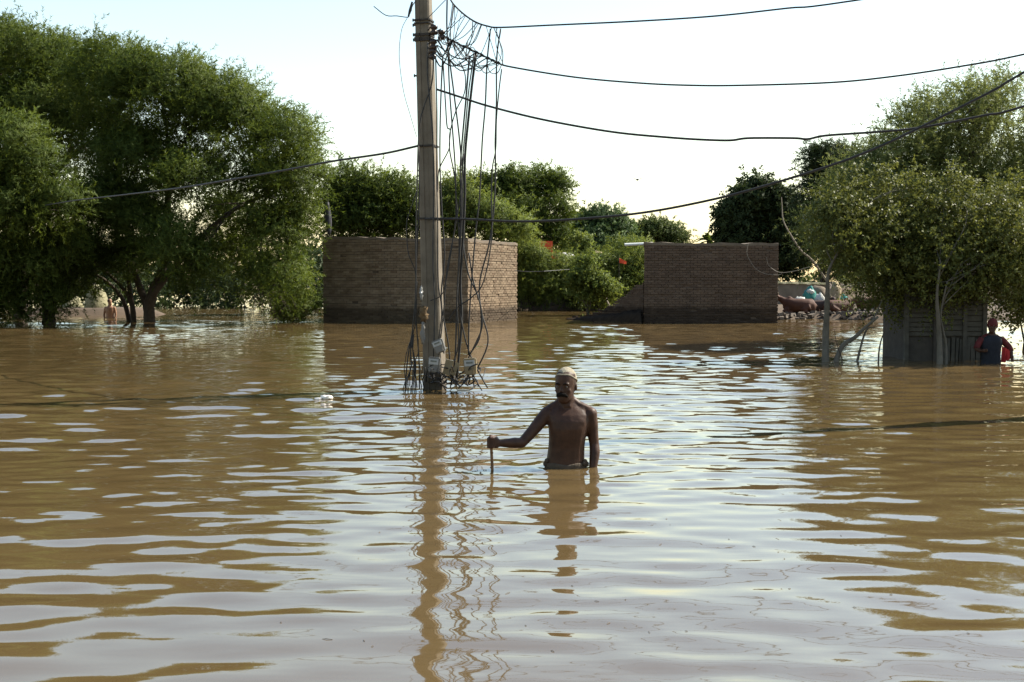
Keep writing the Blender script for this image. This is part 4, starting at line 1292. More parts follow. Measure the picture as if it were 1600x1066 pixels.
def ell(c, a, b, n=16, yaw=0.0, power=2.0):
    pts = []
    for i in range(n):
        t = 2 * math.pi * i / n
        ct, st = math.cos(t), math.sin(t)
        x = math.copysign(abs(ct) ** (2 / power), ct) * a; y = math.copysign(abs(st) ** (2 / power), st) * b
        pts.append(Vector((c[0] + x * math.cos(yaw) - y * math.sin(yaw), c[1] + x * math.sin(yaw) + y * math.cos(yaw), c[2])))
    return pts


def add_head(mb, c, yaw, s=1.0, pitch=0.0):
    """c = middle of the skull; the face looks along -y turned by yaw"""
    Rz = Matrix.Rotation(yaw, 3, 'Z') @ Matrix.Rotation(pitch, 3, 'X')
    T = lambda x, y, z: Vector(c) + Rz @ Vector((x * s * 1.07, y * s, z * s))
    prof = [(-0.122, 0.020, 0.022, -0.062), (-0.112, 0.036, 0.040, -0.052), (-0.090, 0.050, 0.062, -0.034), (-0.060, 0.060, 0.076, -0.018), (-0.025, 0.067, 0.086, -0.004), (0.010, 0.070, 0.092, 0.002),
            (0.045, 0.072, 0.096, 0.006), (0.080, 0.068, 0.090, 0.008), (0.105, 0.055, 0.072, 0.008), (0.120, 0.030, 0.040, 0.008)]
    mb.loft([[T(math.cos(t) * a, math.sin(t) * b + cy, z) for t in np.linspace(0, 2 * math.pi, 17)[:-1]] for z, a, b, cy in prof])
    # nose
    mb.loft([[T(x * w, y, z) for x, y in ((-1, -0.075), (1, -0.075), (0.6, -0.075 - d), (-0.6, -0.075 - d))] for z, w, d in ((0.012, 0.009, 0.012), (-0.012, 0.011, 0.024), (-0.032, 0.017, 0.034), (-0.040, 0.012, 0.020))])
    # brow, cheek bones, lips, jaw
    for sx in (-1, 1):
        mb.ball(T(sx * 0.030, -0.080, 0.022), (0.026 * s, 0.012 * s, 0.010 * s), 8, 6, Rz)
        mb.ball(T(sx * 0.044, -0.060, -0.030), (0.018 * s, 0.018 * s, 0.016 * s), 8, 6, Rz)
        mb.ball(T(sx * 0.073, 0.012, -0.010), (0.010 * s, 0.020 * s, 0.032 * s), 8, 6, Rz @ Matrix.Rotation(sx * 0.35, 3, 'Z'))
    mb.ball(T(0, -0.082, -0.066), (0.024 * s, 0.012 * s, 0.007 * s), 8, 6, Rz)
    mb.ball(T(0, -0.080, -0.078), (0.020 * s, 0.012 * s, 0.008 * s), 8, 6, Rz)
    mb.ball(T(0, -0.070, -0.105), (0.024 * s, 0.020 * s, 0.016 * s), 8, 6, Rz)
    return T, Rz


def limb(mb, pts, rad, n=12):
    mb.tube(spline(pts, 3), list(np.interp(np.linspace(0, len(pts) - 1, (len(pts) - 1) * 3 + 1), np.arange(len(pts)), rad)), n)
    for p, r_ in zip(pts, rad): mb.ball(p, r_ * 0.99, 10, 6)


# --- the wading man
man = empty('person', (MAN.x, MAN.y, -1.0), 'bare-chested man in a cream cap wading waist deep, gripping a wooden stick', 'person')
O = Vector((MAN.x, MAN.y, 0))
mb = MB()
tor = [(-0.16, -.045, .152, .108, .0), (-.08, -.045, .152, .108, 0), (0.0, -.045, .147, .104, 0), (.07, -.044, .141, .098, -.002), (.15, -.038, .136, .096, -.004), (.22, -.032, .138, .102, -.006),
       (.29, -.026, .147, .108, -.006), (.345, -.022, .158, .106, .0), (.39, -.020, .164, .092, .006), (.425, -.022, .145, .074, .012), (.45, -.026, .105, .060, .016), (.475, -.032, .068, .055, .014)]
mb.loft([ell((O.x + cx, O.y + cy, z), a, b, 20, 0.06, 2.35) for z, cx, a, b, cy in tor])
# chest, collar bones, shoulder blades of the slim build
for sx in (-1, 1):
    mb.ball(O + Vector((-.024 + sx * .066, -.062, .332)), (.062, .034, .056), 10, 7)
    mb.ball(O + Vector((-.022 + sx * .160, .004, .392)), (.056, .055, .056), 10, 7)
    mb.ball(O + Vector((-.026 + sx * .085, .012, .432)), (.082, .046, .036), 10, 7)
    mb.tube([O + Vector((-.036 + sx * .030, .012, .505)), O + Vector((-.030 + sx * .075, .012, .462)), O + Vector((-.024 + sx * .15, .008, .425))], [.034, .036, .034], 8)
    for k in range(0):
        mb.tube([O + Vector((-.03 + sx * .05, -.103, .245 - k * .035)), O + Vector((-.032 + sx * .10, -.080, .255 - k * .035)), O + Vector((-.034 + sx * .128, -.03, .262 - k * .035))], .008, 6)
mb.tube([O + Vector((-.032, .012, .42)), O + Vector((-.038, .004, .49)), O + Vector((-.042, -.004, .55)), O + Vector((-.043, -.006, .60))], [.068, .059, .057, .056], 14)
for sx in (-1, 1):
    mb.tube([O + Vector((-.043 + sx * .04, -.0, .56)), O + Vector((-.034 + sx * .014, -.052, .45))], .012, 6)
HC = O + Vector((-.046, -.022, .608))
HY = R(-22)
T, Rz = add_head(mb, HC, HY, 1.0, R(3))
# legs and feet under the water
for sx in (-1, 1):
    limb(mb, [O + Vector((-.045 + sx * .075, 0, -.10)), O + Vector((-.045 + sx * .09, -.02, -.34)), O + Vector((-.045 + sx * .095, -.03, -.54)), O + Vector((-.045 + sx * .10, 0, -.74)), O + Vector((-.045 + sx * .10, .02, -.94))], [.085, .075, .055, .052, .036])
    mb.loft([ell((O.x - .045 + sx * .105, O.y - .05, z), a, b, 12) for z, a, b in ((-1.0, .045, .125), (-.965, .042, .115), (-.93, .03, .06))])
# his right arm out to the stick (left in the picture)
limb(mb, [O + Vector(v) for v in ((-.178, .004, .398), (-.228, -.012, .345), (-.300, -.045, .262), (-.372, -.085, .188))], [.056, .051, .044, .038])
limb(mb, [O + Vector(v) for v in ((-.372, -.085, .188), (-.425, -.112, .192), (-.485, -.138, .193), (-.538, -.158, .196))], [.039, .041, .034, .026])
ST = O + Vector((-.594, -.185, 0))      # axis of the stick at the hand
palm = [(-.535, -.157, .196), (-.556, -.166, .200), (-.578, -.172, .203)]
mb.loft([[O + Vector((x, y + dy, z + dz)) for dy, dz in ((-w, -h), (w, -h), (w * 1.1, 0), (w, h), (-w, h), (-w * 1.1, 0))] for (x, y, z), w, h in zip(palm, (.020, .024, .022), (.026, .040, .042))])
for k, (dz, ln) in enumerate(((.034, 1.0), (.012, 1.06), (-.010, 1.0), (-.031, .86))):
    z = .203 + dz
    fp = [O + Vector((-.572, -.176, z)), O + Vector((-.582, -.212, z + .002)), O + Vector((-.606, -.217 * 1.0, z)), O + Vector((-.621 * (1 + .004 * ln), -.196, z - .002)), O + Vector((-.616, -.168, z - .003)), O + Vector((-.596, -.158, z - .003))]
    mb.tube(fp, [.0105, .0108, .0102, .0095, .0088, .0075], 8)
    for p in fp: mb.ball(p, .0098, 8, 5)
tp = [O + Vector((-.552, -.150, .222)), O + Vector((-.566, -.158, .246)), O + Vector((-.588, -.182, .256)), O + Vector((-.606, -.205, .250))]
mb.tube(tp, [.014, .0125, .011, .0085], 8)
for p in tp[1:]: mb.ball(p, .0105, 8, 5)
# his left arm hanging, hand under water
limb(mb, [O + Vector(v) for v in ((.133, .006, .395), (.148, .008, .330), (.158, .012, .250), (.170, .012, .165))], [.056, .050, .043, .037])
limb(mb, [O + Vector(v) for v in ((.170, .012, .165), (.172, -.012, .105), (.162, -.035, .030), (.150, -.055, -.045))], [.038, .040, .034, .026])
hb = O + Vector((.146, -.062, -.085))
mb.loft([[hb + Vector((x * w, y * 0.018, z)) for x, y in ((-1, -1), (1, -1), (1.1, 0), (1, 1), (-1, 1), (-1.1, 0))] for z, w in ((.045, .022), (.0, .036), (-.045, .034))])
for k in range(4):
    x = -.027 + k * .018; ln = (.06, .072, .068, .052)[k]
    mb.tube([hb + Vector((x, 0, -.04)), hb + Vector((x * 1.1, -.010, -.04 - ln * .55)), hb + Vector((x * 1.1, -.028, -.04 - ln))], [.010, .0095, .007], 7)
mb.tube([hb + Vector((-.03, -.01, .01)), hb + Vector((-.048, -.022, -.02)), hb + Vector((-.050, -.032, -.05))], [.012, .011, .008], 7)
me = voxel_body(mb, 'body', 0.0072, 4, 0.5)
link('body', me, M['skin'], man, None, True)
# eyes, brows, moustache, beard stubble, hair, cap
for sx in (-1, 1):
    mb = MB(); mb.ball(T(sx * .030, -.076, .002), .0105, 10, 7); e = mb.build('eye', M['eye'], man, True)
    mb = MB(); mb.ball(T(sx * .030, -.0845, .002), (.0052, .0035, .0052), 8, 6, Rz); mb.build('iris', M['pupil'], e, True)
    mb = MB(); mb.tube([T(sx * .012, -.093, .020), T(sx * .030, -.091, .026), T(sx * .050, -.078, .021)], [.004, .0055, .003], 6); mb.build('eyebrow', M['hair'], man, True)
    mb = MB()
mb = MB()
mb.tube([T(-.040, -.078, -.072), T(-.026, -.094, -.058), T(0, -.104, -.052), T(.026, -.094, -.058), T(.040, -.078, -.072)], [.007, .014, .016, .014, .007], 8)
mb.build('moustache', M['hair'], man, True)
# cap: shell over the crown, set back, with a rolled rim
mb = MB()
CM = Rz @ Matrix.Rotation(R(-26), 3, 'X')
CC = T(0, .014, .042)
rings = []
for i in range(8):
    ph = (i / 7) * R(88) + R(2)
    k = math.sin(ph); zz = math.cos(ph)
    rings.append([CC + CM @ Vector((math.cos(t) * .0765 * k * (1 + .012 * math.sin(9 * t)), math.sin(t) * .097 * k * (1 + .012 * math.sin(7 * t)), zz * .092 + .004)) for t in np.linspace(0, 2 * math.pi, 25)[:-1]])
rim_t = np.linspace(0, 2 * math.pi, 25)
inner = [[CC + CM @ Vector((math.cos(t) * .070, math.sin(t) * .090, .002)) for t in rim_t[:-1]]]
mb.loft(rings + inner)
cap_o = mb.build('cap', M['cap'], man, True)
mb = MB(); mb.tube([CC + CM @ Vector((math.cos(t) * .0770, math.sin(t) * .0975, .008 + .003 * math.sin(5 * t))) for t in rim_t], .0065, 8, False); mb.build('rolled_rim', M['cap'], cap_o, True)
# waist cloth, rolled and knotted
mb = MB(); rings = []
for i, (z, k) in enumerate(((-.30, 1.06), (-.18, 1.05), (-.08, 1.04), (.0, 1.045), (.02, 1.06), (.036, 1.05), (.042, 1.01))):
    rings.append([Vector((O.x - .045 + math.cos(t) * .150 * k * (1 + .02 * math.sin(11 * t + i)), O.y + math.sin(t) * .110 * k * (1 + .02 * math.sin(9 * t + i)), z + .012 * math.sin(t) + .006 * math.sin(5 * t))) for t in np.linspace(0, 2 * math.pi, 33)[:-1]])
mb.loft(rings); wc = mb.build('waistcloth', M['waistcloth'], man, True)
for kn in ((((.098, -.055, .045), .018), ((.108, -.045, .025), .02), ((.090, -.07, .030), .016)), (((-.185, -.045, .05), .018), ((-.192, -.03, .025), .022))):
    mb = MB()
    for p, r_ in kn:
        mb.ball(O + Vector(p), (r_, r_ * .8, r_ * 1.1), 8, 6)
    mb.build('knot', M['waistcloth'], wc, True)
# stick
mb = MB()
mb.tube([ST + Vector((-.004, .004, .262)), ST + Vector((-.002, .002, .16)), ST + Vector((.004, 0, .04)), ST + Vector((.012, -.01, -.3)), ST + Vector((.03, -.03, -1.0))], [.0095, .0105, .011, .011, .010], 10)
o = mb.build('walking_stick', M['stick'], None, True); tag(o, 'short wooden stick held upright in the wading man\'s hand', 'stick')
mb = MB()
for z in (.13, .02): mb.tube([ST + Vector((0, 0.001, z - .004)), ST + Vector((.001, 0, z + .004))], .0125, 10)
mb.build('node_ring', M['stick'], o)

# --- wading person in red at the right edge
b2 = G(1548, 568)
per = empty('person', (b2.x, b2.y, -1.0), 'wading person in dark clothes with a red shawl and head scarf near the right edge', 'person')
O = Vector((b2.x, b2.y, 0)); mb = MB()
tor = [(-.2, .0, .155, .11), (0, .0, .15, .105), (.12, .0, .140, .10), (.26, .0, .150, .105), (.36, .005, .168, .10), (.42, .005, .150, .08), (.46, .01, .085, .06), (.52, .012, .052, .052)]
mb.loft([ell((O.x + cx, O.y, z), a, b, 18, 0, 2.3) for z, cx, a, b in tor])
T2, Rz2 = add_head(mb, O + Vector((.012, -.015, .635)), R(-30), .97)
mb.tube([O + Vector((.01, 0, .45)), O + Vector((.012, -.005, .60))], .05, 12)
limb(mb, [O + Vector(v) for v in ((-.155, 0, .41), (-.215, -.01, .33), (-.255, -.03, .25))], [.05, .044, .038])
limb(mb, [O + Vector(v) for v in ((-.255, -.03, .25), (-.225, -.10, .22), (-.195, -.15, .225))], [.038, .034, .026])
limb(mb, [O + Vector(v) for v in ((.165, 0, .41), (.235, .0, .34), (.30, -.01, .27))], [.05, .044, .038])
limb(mb, [O + Vector(v) for v in ((.30, -.01, .27), (.315, -.06, .20), (.31, -.10, .13))], [.038, .034, .026])
for (hx, hy, hz), sx in (((-.185, -.17, .225), 1), ((.31, -.11, .105), 0)):
    h_ = O + Vector((hx, hy, hz)); mb.ball(h_, (.035, .028, .035), 8, 6)
    for k in range(4):
        q = h_ + Vector((.012 if sx else -.02 + k * .014, -.015, (-.02 + k * .014) if sx else -.02))
        e = q + (Vector((.05, -.015, -.006)) if sx else Vector((0, -.012, -.055)))
        mb.tube([q, q.lerp(e, .55) + Vector((0, -.006, 0)), e], [.009, .0085, .006], 6)
    mb.tube([h_, h_ + Vector((.02, -.03, .03)), h_ + Vector((.04, -.04, .035))], [.011, .010, .007], 6)
for sx in (-1, 1):
    limb(mb, [O + Vector((sx * .08, 0, -.15)), O + Vector((sx * .09, -.02, -.55)), O + Vector((sx * .09, .01, -.95))], [.085, .055, .04])
link('body', voxel_body(mb, 'body', .011, 3), M['skin'], per, None, True)
mb = MB()
mb.loft([ell((O.x + cx, O.y, z), a * 1.07 + .004, b * 1.09 + .004, 20, 0, 2.3) for z, cx, a, b in tor[:5] + [(.405, .005, .165, .092), (.432, .006, .135, .076), (.456, .009, .095, .066), (.475, .011, .066, .060)]])
mb.build('kameez', M['navy'], per, True)
rings = []      # shawl: a folded band round the neck and over both shoulders
for i in range(21):
    u = i / 20; x = lerp(-.20, .215, u); arc = math.sin(math.pi * u)
    cz = .36 + .115 * arc ** .8; cy = .01 + .05 * arc
    rings.append([O + Vector((x, cy + math.cos(t) * .062 * (1 + .1 * math.sin(3 * t + i)), cz + math.sin(t) * .040)) for t in np.linspace(0, 2 * math.pi, 11)[:-1]])
mb = MB(); mb.loft(rings); sh = mb.build('shawl', M['red'], per, True)
for pts, rd in ((((-.15, 0, .415), (-.215, -.01, .335), (-.258, -.03, .248)), (.060, .055, .050)), (((.16, 0, .415), (.235, 0, .345), (.302, -.01, .268), (.318, -.05, .21)), (.060, .055, .052, .046))):
    mb = MB(); mb.tube(spline([O + Vector(p) for p in pts], 3), list(np.interp(np.linspace(0, len(pts) - 1, (len(pts) - 1) * 3 + 1), np.arange(len(pts)), rd)), 12)
    mb.build('sleeve', M['red'], per, True)
# cloth hanging from the forearm
Vc, Fcx = [], []
for i in range(9):
    for j in range(9):
        u, v = i / 8, j / 8
        x = lerp(.175, .325, u) + .02 * v * math.sin(u * 9); z = lerp(.30 - .10 * u, .02 + .10 * u * u, v); y = -.03 - .05 * u + .03 * math.sin(u * 14 + v * 2) * (0.3 + v)
        Vc.append(O + Vector((x, y, z)))
for side in (0, 1):
    if side: Vc += [p + Vector((0, .008, 0)) for p in Vc[:81]]
for s_ in (0, 81):
    for i in range(8):
        for j in range(8):
            a = s_ + i * 9 + j; q = (a, a + 1, a + 10, a + 9); Fcx.append(q if s_ else q[::-1])
me = bpy.data.meshes.new('shawl_end'); me.from_pydata([v[:] for v in Vc], [], Fcx); me.update(); link('shawl_end', me, M['red_bright'], per, None, True)
mb = MB()
rings = []
for i in range(7):
    ph = i / 6 * R(105) + R(2); k = math.sin(ph)
    rings.append([T2(math.cos(t) * .084 * k, math.sin(t) * .108 * k + .012, math.cos(ph) * .115 + .022 - (.02 if math.sin(t) > 0 else 0) * k) for t in np.linspace(0, 2 * math.pi, 19)[:-1]])
mb.loft(rings); mb.build('head_scarf', M['red'], per, True)
for sx in (-1, 1):
    mb = MB(); mb.ball(T2(sx * .03, -.078, .002), .0095, 8, 6); mb.build('eye', M['eye'], per, True)

# --- far bather by the straw heap on the left
b3 = G(172, 497.5)
per = empty('person', (b3.x, b3.y, -1.0), 'far shirtless figure standing in the water beyond the left tree trunks', 'person')
O = Vector((b3.x, b3.y, 0)); mb = MB()
mb.loft([ell((O.x, O.y, z), a, b, 14, 0, 2.3) for z, a, b in ((-.2, .15, .11), (0, .145, .10), (.15, .14, .10), (.30, .165, .11), (.40, .17, .09), (.45, .10, .06), (.52, .055, .055))])
T3, _ = add_head(mb, O + Vector((0, -.01, .62)), R(50), .97)
mb.tube([O + Vector((0, 0, .44)), O + Vector((0, 0, .58))], .052, 10)
for sx in (-1, 1):
    limb(mb, [O + Vector((sx * .165, 0, .40)), O + Vector((sx * .20, .01, .26)), O + Vector((sx * .22, 0, .12)), O + Vector((sx * .19, -.04, -.02)), O + Vector((sx * .18, -.06, -.12))], [.05, .045, .038, .035, .03])
    limb(mb, [O + Vector((sx * .08, 0, -.15)), O + Vector((sx * .09, 0, -.55)), O + Vector((sx * .09, 0, -.95))], [.085, .055, .04])
link('body', voxel_body(mb, 'body', .016, 2), mat_plain('orange_brown_skin', (.20, .105, .06), (.27, .15, .09), 20, .5, .1), per, None, True)  # far figure's skin, lighter and more orange than the wading man's
mb = MB()
rings = []
for i in range(6):
    ph = i / 5 * R(95) + R(3); k = math.sin(ph)
    rings.append([T3(math.cos(t) * .077 * k, math.sin(t) * .101 * k + .012, math.cos(ph) * .11 + .022) for t in np.linspace(0, 2 * math.pi, 15)[:-1]])
mb.loft(rings); mb.build('hair', M['hair'], per, True)

# straw heap seen through the left trees
def lumpy(name, c, r, mat, label, cat, seed, parent=None, amp=0.18, n=18, m=11, kind=None, freq=1.7):
    mb = MB(); vs_ = []
    for i in range(m + 1):
        ph = math.pi * i / m
        for j in range(n):
            th = 2 * math.pi * j / n
            d = Vector((math.sin(ph) * math.cos(th), math.sin(ph) * math.sin(th), math.cos(ph)))
            k = 1 + amp * mnoise.noise(d * freq + Vector((seed * 3.1, seed, 0))) * 2 + amp * .5 * mnoise.noise(d * freq * 3 + Vector((seed, 0, 7)))
            vs_.append(Vector(c) + Vector((d.x * r[0] * k, d.y * r[1] * k, d.z * r[2] * k)))
    fs = []
    for i in range(m):
        for j in range(n):
            a, b = i * n + j, i * n + (j + 1) % n
            fs.append((a, a + n, b + n, b))
    mb.add(vs_, fs)
    o = mb.build(name, mat, parent, True)
    if label: tag(o, label, cat, kind=kind)
    return o


c = P(150, 480, 50.5)
lumpy('straw_heap', (c.x, 50.5, .35), (.5, .5, .82), M['straw'], 'pale straw heap on the bank seen through the left trees', 'heap', 4, amp=.16)
c = P(115, 490, 51)
lumpy('straw_heap', (c.x, 51, .15), (.5, .45, .5), M['straw'], 'smaller pale straw mound left of the tall heap', 'heap', 5, amp=.2)

# ------------------------------------------------------------------ bank on the right: cattle, bundles, rubble
def cow(px, py, Y, yaw, s, mat, label, head_up=0.0, flip=1):
    b = P(px, py, Y)
    z0 = float(terrain_h(np.array([b.x]), np.array([float(Y)]))[0])
    root = empty('cow', (b.x, Y, z0), label, 'cow', 'cattle resting on the mud bank', yaw)
    root.scale = (s, s, s)
    mb = MB()
    # lying on the chest: x = towards the head
    body = [(-.78, .0, .10, .30, .10), (-.70, .0, .22, .32, .24), (-.50, 0, .31, .33, .31), (-.2, 0, .33, .33, .33), (.12, 0, .31, .33, .33), (.36, 0, .25, .36, .33), (.52, 0, .18, .40, .28), (.62, 0, .12, .44, .20)]
    mb.loft([[Vector((x, math.cos(t) * hw, cz + math.sin(t) * hh)) for t in np.linspace(0, 2 * math.pi, 15)[:-1]] for x, y, hw, cz, hh in body])
    mb.ball((-.55, .0, .58), (.14, .10, .07), 8, 6); mb.ball((.34, 0, .66), (.13, .09, .09), 8, 6)      # hip bones and withers
    mb.tube([(.46, 0, .46), (.66, -.06, .60 + head_up), (.84, -.12, .70 + head_up)], [.19, .14, .115], 10)      # neck
    hd = Vector((.86, -.13, .72 + head_up))
    mb.tube([hd + Vector((-.06, .02, .04)), hd + Vector((.08, -.03, .0)), hd + Vector((.22, -.08, -.09)), hd + Vector((.34, -.12, -.16))], [.10, .105, .075, .065], 10)
    for sy in (-1, 1):
        mb.tube([hd + Vector((0, sy * .07, .05)), hd + Vector((-.03, sy * .17, .05)), hd + Vector((-.05, sy * .25, .0))], [.02, .045, .012], 7)
        mb.tube([(.42, sy * .17, .22), (.60, sy * .22, .10), (.40, sy * .24, .055), (.22, sy * .24, .045)], [.10, .065, .05, .045], 8)       # folded fore leg
        mb.tube([(-.48, sy * .22, .28), (-.20, sy * .33, .14), (-.46, sy * .36, .07), (-.20, sy * .40, .05)], [.17, .10, .06, .05], 8)   # folded hind leg
    mb.tube([(-.76, 0, .42), (-.90, .05, .25), (-.92, .10, .06)], [.03, .022, .035], 6)
    me = voxel_body(mb, 'body', .034, 3)
    link('body', me, mat, root)
    for sy in (-1, 1):
        mb = MB(); mb.tube([hd + Vector((-.03, sy * .05, .09)), hd + Vector((-.04, sy * .13, .16)), hd + Vector((.0, sy * .15, .25))], [.025, .018, .006], 7); mb.build('horn', M['horn'], root, True, False)
    return root


cow(1246, 492, 45.2, R(170), .86, M['cow'], 'reddish brown cow lying nearest the shaded brick building')
cow(1284, 490, 46.2, R(-60), .80, M['cow_dark'], 'darkest brown cow lying between two reddish cattle on the bank')
cow(1312, 490, 45.4, R(12), .82, M['cow'], 'reddish brown cow lying just right of the pale tree trunk')
cow(1362, 492, 45.6, R(-20), .72, M['cow'], 'small brown calf-like cow lying in the shade left of the plank shed')


def bundle(px, py, Y, rx, rz, mat, label, seed, cat='bundle'):
    c = P(px, py, Y)
    return lumpy('cloth_bundle', c, (rx, rx * .8, rz), mat, label, cat, seed, amp=.22, n=14, m=9, freq=2.2)


bundle(1249, 472, 47.2, .26, .20, M['white_cloth'], 'white cloth bundle behind the leftmost cow', 1)
bundle(1265, 463, 47.6, .26, .34, M['turquoise'], 'turquoise cloth bundle, largest on the bank', 2)
bundle(1266, 456, 47.5, .16, .10, M['white_cloth'], 'small white cloth lying on the turquoise bundle', 6)
bundle(1281, 470, 47.2, .20, .28, M['white_cloth'], 'pale cloth bundle just left of the pale trunk', 3)
bundle(1276, 459, 48.2, .40, .30, M['mudplaster'], 'grey cloth bundle stacked behind the turquoise one', 7)
bundle(1318, 472, 47.2, .22, .26, M['turquoise'], 'turquoise cloth bundle at the right of the tan sack', 4)
bundle(1305, 463, 47, .24, .52, M['tan_cloth'], 'tall tan sack standing right of the pale trunk', 5, 'sack')
bundle(1387, 485, 47, .26, .32, M['white_cloth'], 'pale crumpled cloth in the shade near the plank shed', 8)
# rubble along the edge of the bank
mb = MB(); rr = random.Random(12)
for i in range(420):
    x = rr.uniform(1216, 1420); Yr = rr.triangular(43.2, 46, 43.8)
    c = P(x, 495, Yr); zt = float(terrain_h(np.array([c.x]), np.array([Yr]))[0])
    if zt < -0.25: continue
    s = rr.uniform(.04, .16)
    mb.box((c.x, Yr, zt + s * .25), (s * rr.uniform(.8, 1.8), s * rr.uniform(.8, 1.5), s * rr.uniform(.5, 1)), Matrix.Rotation(rr.uniform(0, 3), 3, 'Z') @ Matrix.Rotation(rr.uniform(-.5, .5), 3, 'X'), rr.uniform(.6, 1))
o = mb.build('rubble', M['rubble']); tag(o, 'broken bricks and clods littering the edge of the mud bank', 'rubble', kind='stuff')

# ------------------------------------------------------------------ plank shed on the right
shed = empty('plank_shed', G(1480, 568), 'dark weathered plank shed standing in the water behind the leafy tree', 'shed')
Ys = 21.3
xa, xb = P(1416, 500, Ys).x, P(1540, 500, Ys).x
zt = P(1490, 425, Ys).z
mb = MB(); mb.box(((xa + xb) / 2, Ys + .75, (zt - 1) / 2), (xb - xa - .06, 1.36, zt + 1 - .1)); mb.build('inner_wall', M['plank_dark'], shed)
mb = MB()
for i in range(16):
    pass
k = 26; rings = []
roofv = []
for i in range(k + 1):
    x = lerp(xa - .12, xb + .12, i / k); z = zt + .05 + .018 * math.sin(i * math.pi / 1)
    z = zt + .05 + .02 * (i % 2)
    rings.append([Vector((x, Ys - .14, z)), Vector((x, Ys + 1.6, z + .12)), Vector((x, Ys + 1.6, z + .132)), Vector((x, Ys - .14, z + .012))])
mb.loft(rings); mb.build('roof_sheet', M['tin'], shed)
rr = random.Random(14)
for px in (1417, 1462, 1508, 1539):
    x = P(px, 500, Ys).x; mb = MB(); mb.box((x, Ys + .03, (zt - 1) / 2), (.07, .09, zt + 1)); mb.build('post', M['plank_dark'] if px in (1462,) else M['plank'], shed)
# horizontal boards between posts
for (a, b, z0) in ((1420, 1459, .42), (1465, 1505, .42), (1511, 1536, .42)):
    xa_, xb_ = P(a, 500, Ys).x, P(b, 500, Ys).x
    z = z0
    while z < zt - .08:
        hgt = rr.uniform(.075, .105); mb = MB()
        mb.box(((xa_ + xb_) / 2, Ys + rr.uniform(.022, .04), z + hgt / 2), (xb_ - xa_ + rr.uniform(-.01, .01), .022, hgt - .014), Matrix.Rotation(rr.uniform(-.012, .012), 3, 'Y'))
        mb.build('plank', M['plank'], shed); z += hgt
for (a, b) in ((1465, 1505), (1511, 1536)):
    x = P(a, 500, Ys).x; xe = P(b, 500, Ys).x
    while x < xe - .03:
        w = rr.uniform(.06, .10); mb = MB(); top = .40 + rr.uniform(-.04, .01)
        mb.box((x + w / 2, Ys + .03, (top - .5) / 2), (w - .018, .022, top + .5), Matrix.Rotation(rr.uniform(-.03, .03), 3, 'Y')); mb.build('plank', M['plank'], shed); x += w
mb = MB(); xa_, xb_ = P(1420, 500, Ys).x, P(1459, 500, Ys).x
mb.box(((xa_ + xb_) / 2, Ys + .035, -.05), (xb_ - xa_, .02, .9)); mb.build('base_board', M['plank_dark'], shed)

# ------------------------------------------------------------------ small things
# furled black flag on the left roof
fx = P(514, 370, cA.y + 0.7)
flag = empty('furled_flag', (fx.x, fx.y, topA), 'furled black flag on a pole at the left end of the brick roof', 'flag')
mb = MB(); mb.tube([Vector((fx.x, fx.y, topA - .15)), Vector((fx.x - .03, fx.y, P(513, 300, fx.y).z))], [.02, .015], 6); mb.build('flag_pole', M['iron'], flag)
rr = random.Random(2); rings = []
for i in range(10):
    t = i / 9; z = lerp(P(512, 316, fx.y).z, P(514, 366, fx.y).z, t); k = .02 + .075 * math.sin(math.pi * min(1, t * .75 + .12))
    rings.append([Vector((fx.x - .05 + .06 * t + math.cos(a) * k * (1 + .25 * math.sin(4 * a + i * .3)), fx.y + math.sin(a) * k * .7, z)) for a in np.linspace(0, 2 * math.pi, 17)[:-1]])
mb = MB(); mb.loft(rings); mb.build('flag_cloth', M['black_cloth'], flag, True)

# things on the far bank between the buildings
SY = 58.4
c = P(853, 385, SY)
stand = empty('red_shelter', (c.x, SY, .9), 'red cloth shelter on posts above the shrubs behind the brick buildings', 'shelter')
zt_ = P(853, 378, SY).z; zb_ = P(853, 392, SY).z
mb = MB(); mb.box((c.x, SY, (zt_ + zb_) / 2), (.66, .5, zt_ - zb_ + .06), None, .94); mb.build('cloth_top', M['red_orange'], stand)
for i, (dx, dy) in enumerate(((-.28, -.22), (.28, -.22), (.28, .22), (-.28, .22))):
    mb = MB(); mb.tube([Vector((c.x + dx, SY + dy, .7)), Vector((c.x + dx, SY + dy, zb_ + .05))], .025, 6); mb.build('post', M['red_orange'], stand)
mb = MB(); mb.box((c.x + .36, SY - .1, P(862, 402, SY).z), (.14, .03, .55), Matrix.Rotation(R(8), 3, 'Y')); mb.build('cloth_strip', M['red_orange'], stand)
c = P(882, 402, 58.7); lumpy('tarp_heap', (c.x, 58.7, c.z - .02), (.5, .4, .26), M['tarp'], 'grey tarpaulin heap right of the red cloth shelter', 'tarpaulin', 9, amp=.15)
mb = MB(); mb.tube([Vector((c.x, 58.7, .5)), Vector((c.x, 58.7, c.z - .1))], .25, 10); mb.build('tarp_load', M['jute'], bpy.data.objects['tarp_heap'])
c = P(932, 398, 59.0)
tank = empty('water_tank', (c.x, 59.0, .9), 'small blue grey water tank with a conical tan lid above the shrubs', 'tank')
mb = MB(); mb.tube([Vector((c.x, 59.0, P(932, 404, 59.0).z)), Vector((c.x, 59.0, P(932, 395, 59.0).z))], .27, 16); mb.build('drum', M['tank_blue'], tank, False)
mb = MB(); mb.tube([Vector((c.x, 59.0, P(932, 395.5, 59.0).z)), Vector((c.x, 59.0, P(932, 391, 59.0).z))], [.34, .05], 16); mb.build('lid', M['tan_cloth'], tank)
for dx, dy in ((-.2, -.2), (.2, -.2), (.2, .2), (-.2, .2)):
    mb = MB(); mb.tube([Vector((c.x + dx, 59.0 + dy, .6)), Vector((c.x + dx, 59.0 + dy, P(932, 403, 59.0).z))], .03, 6); mb.build('stand_leg', M['iron'], tank)
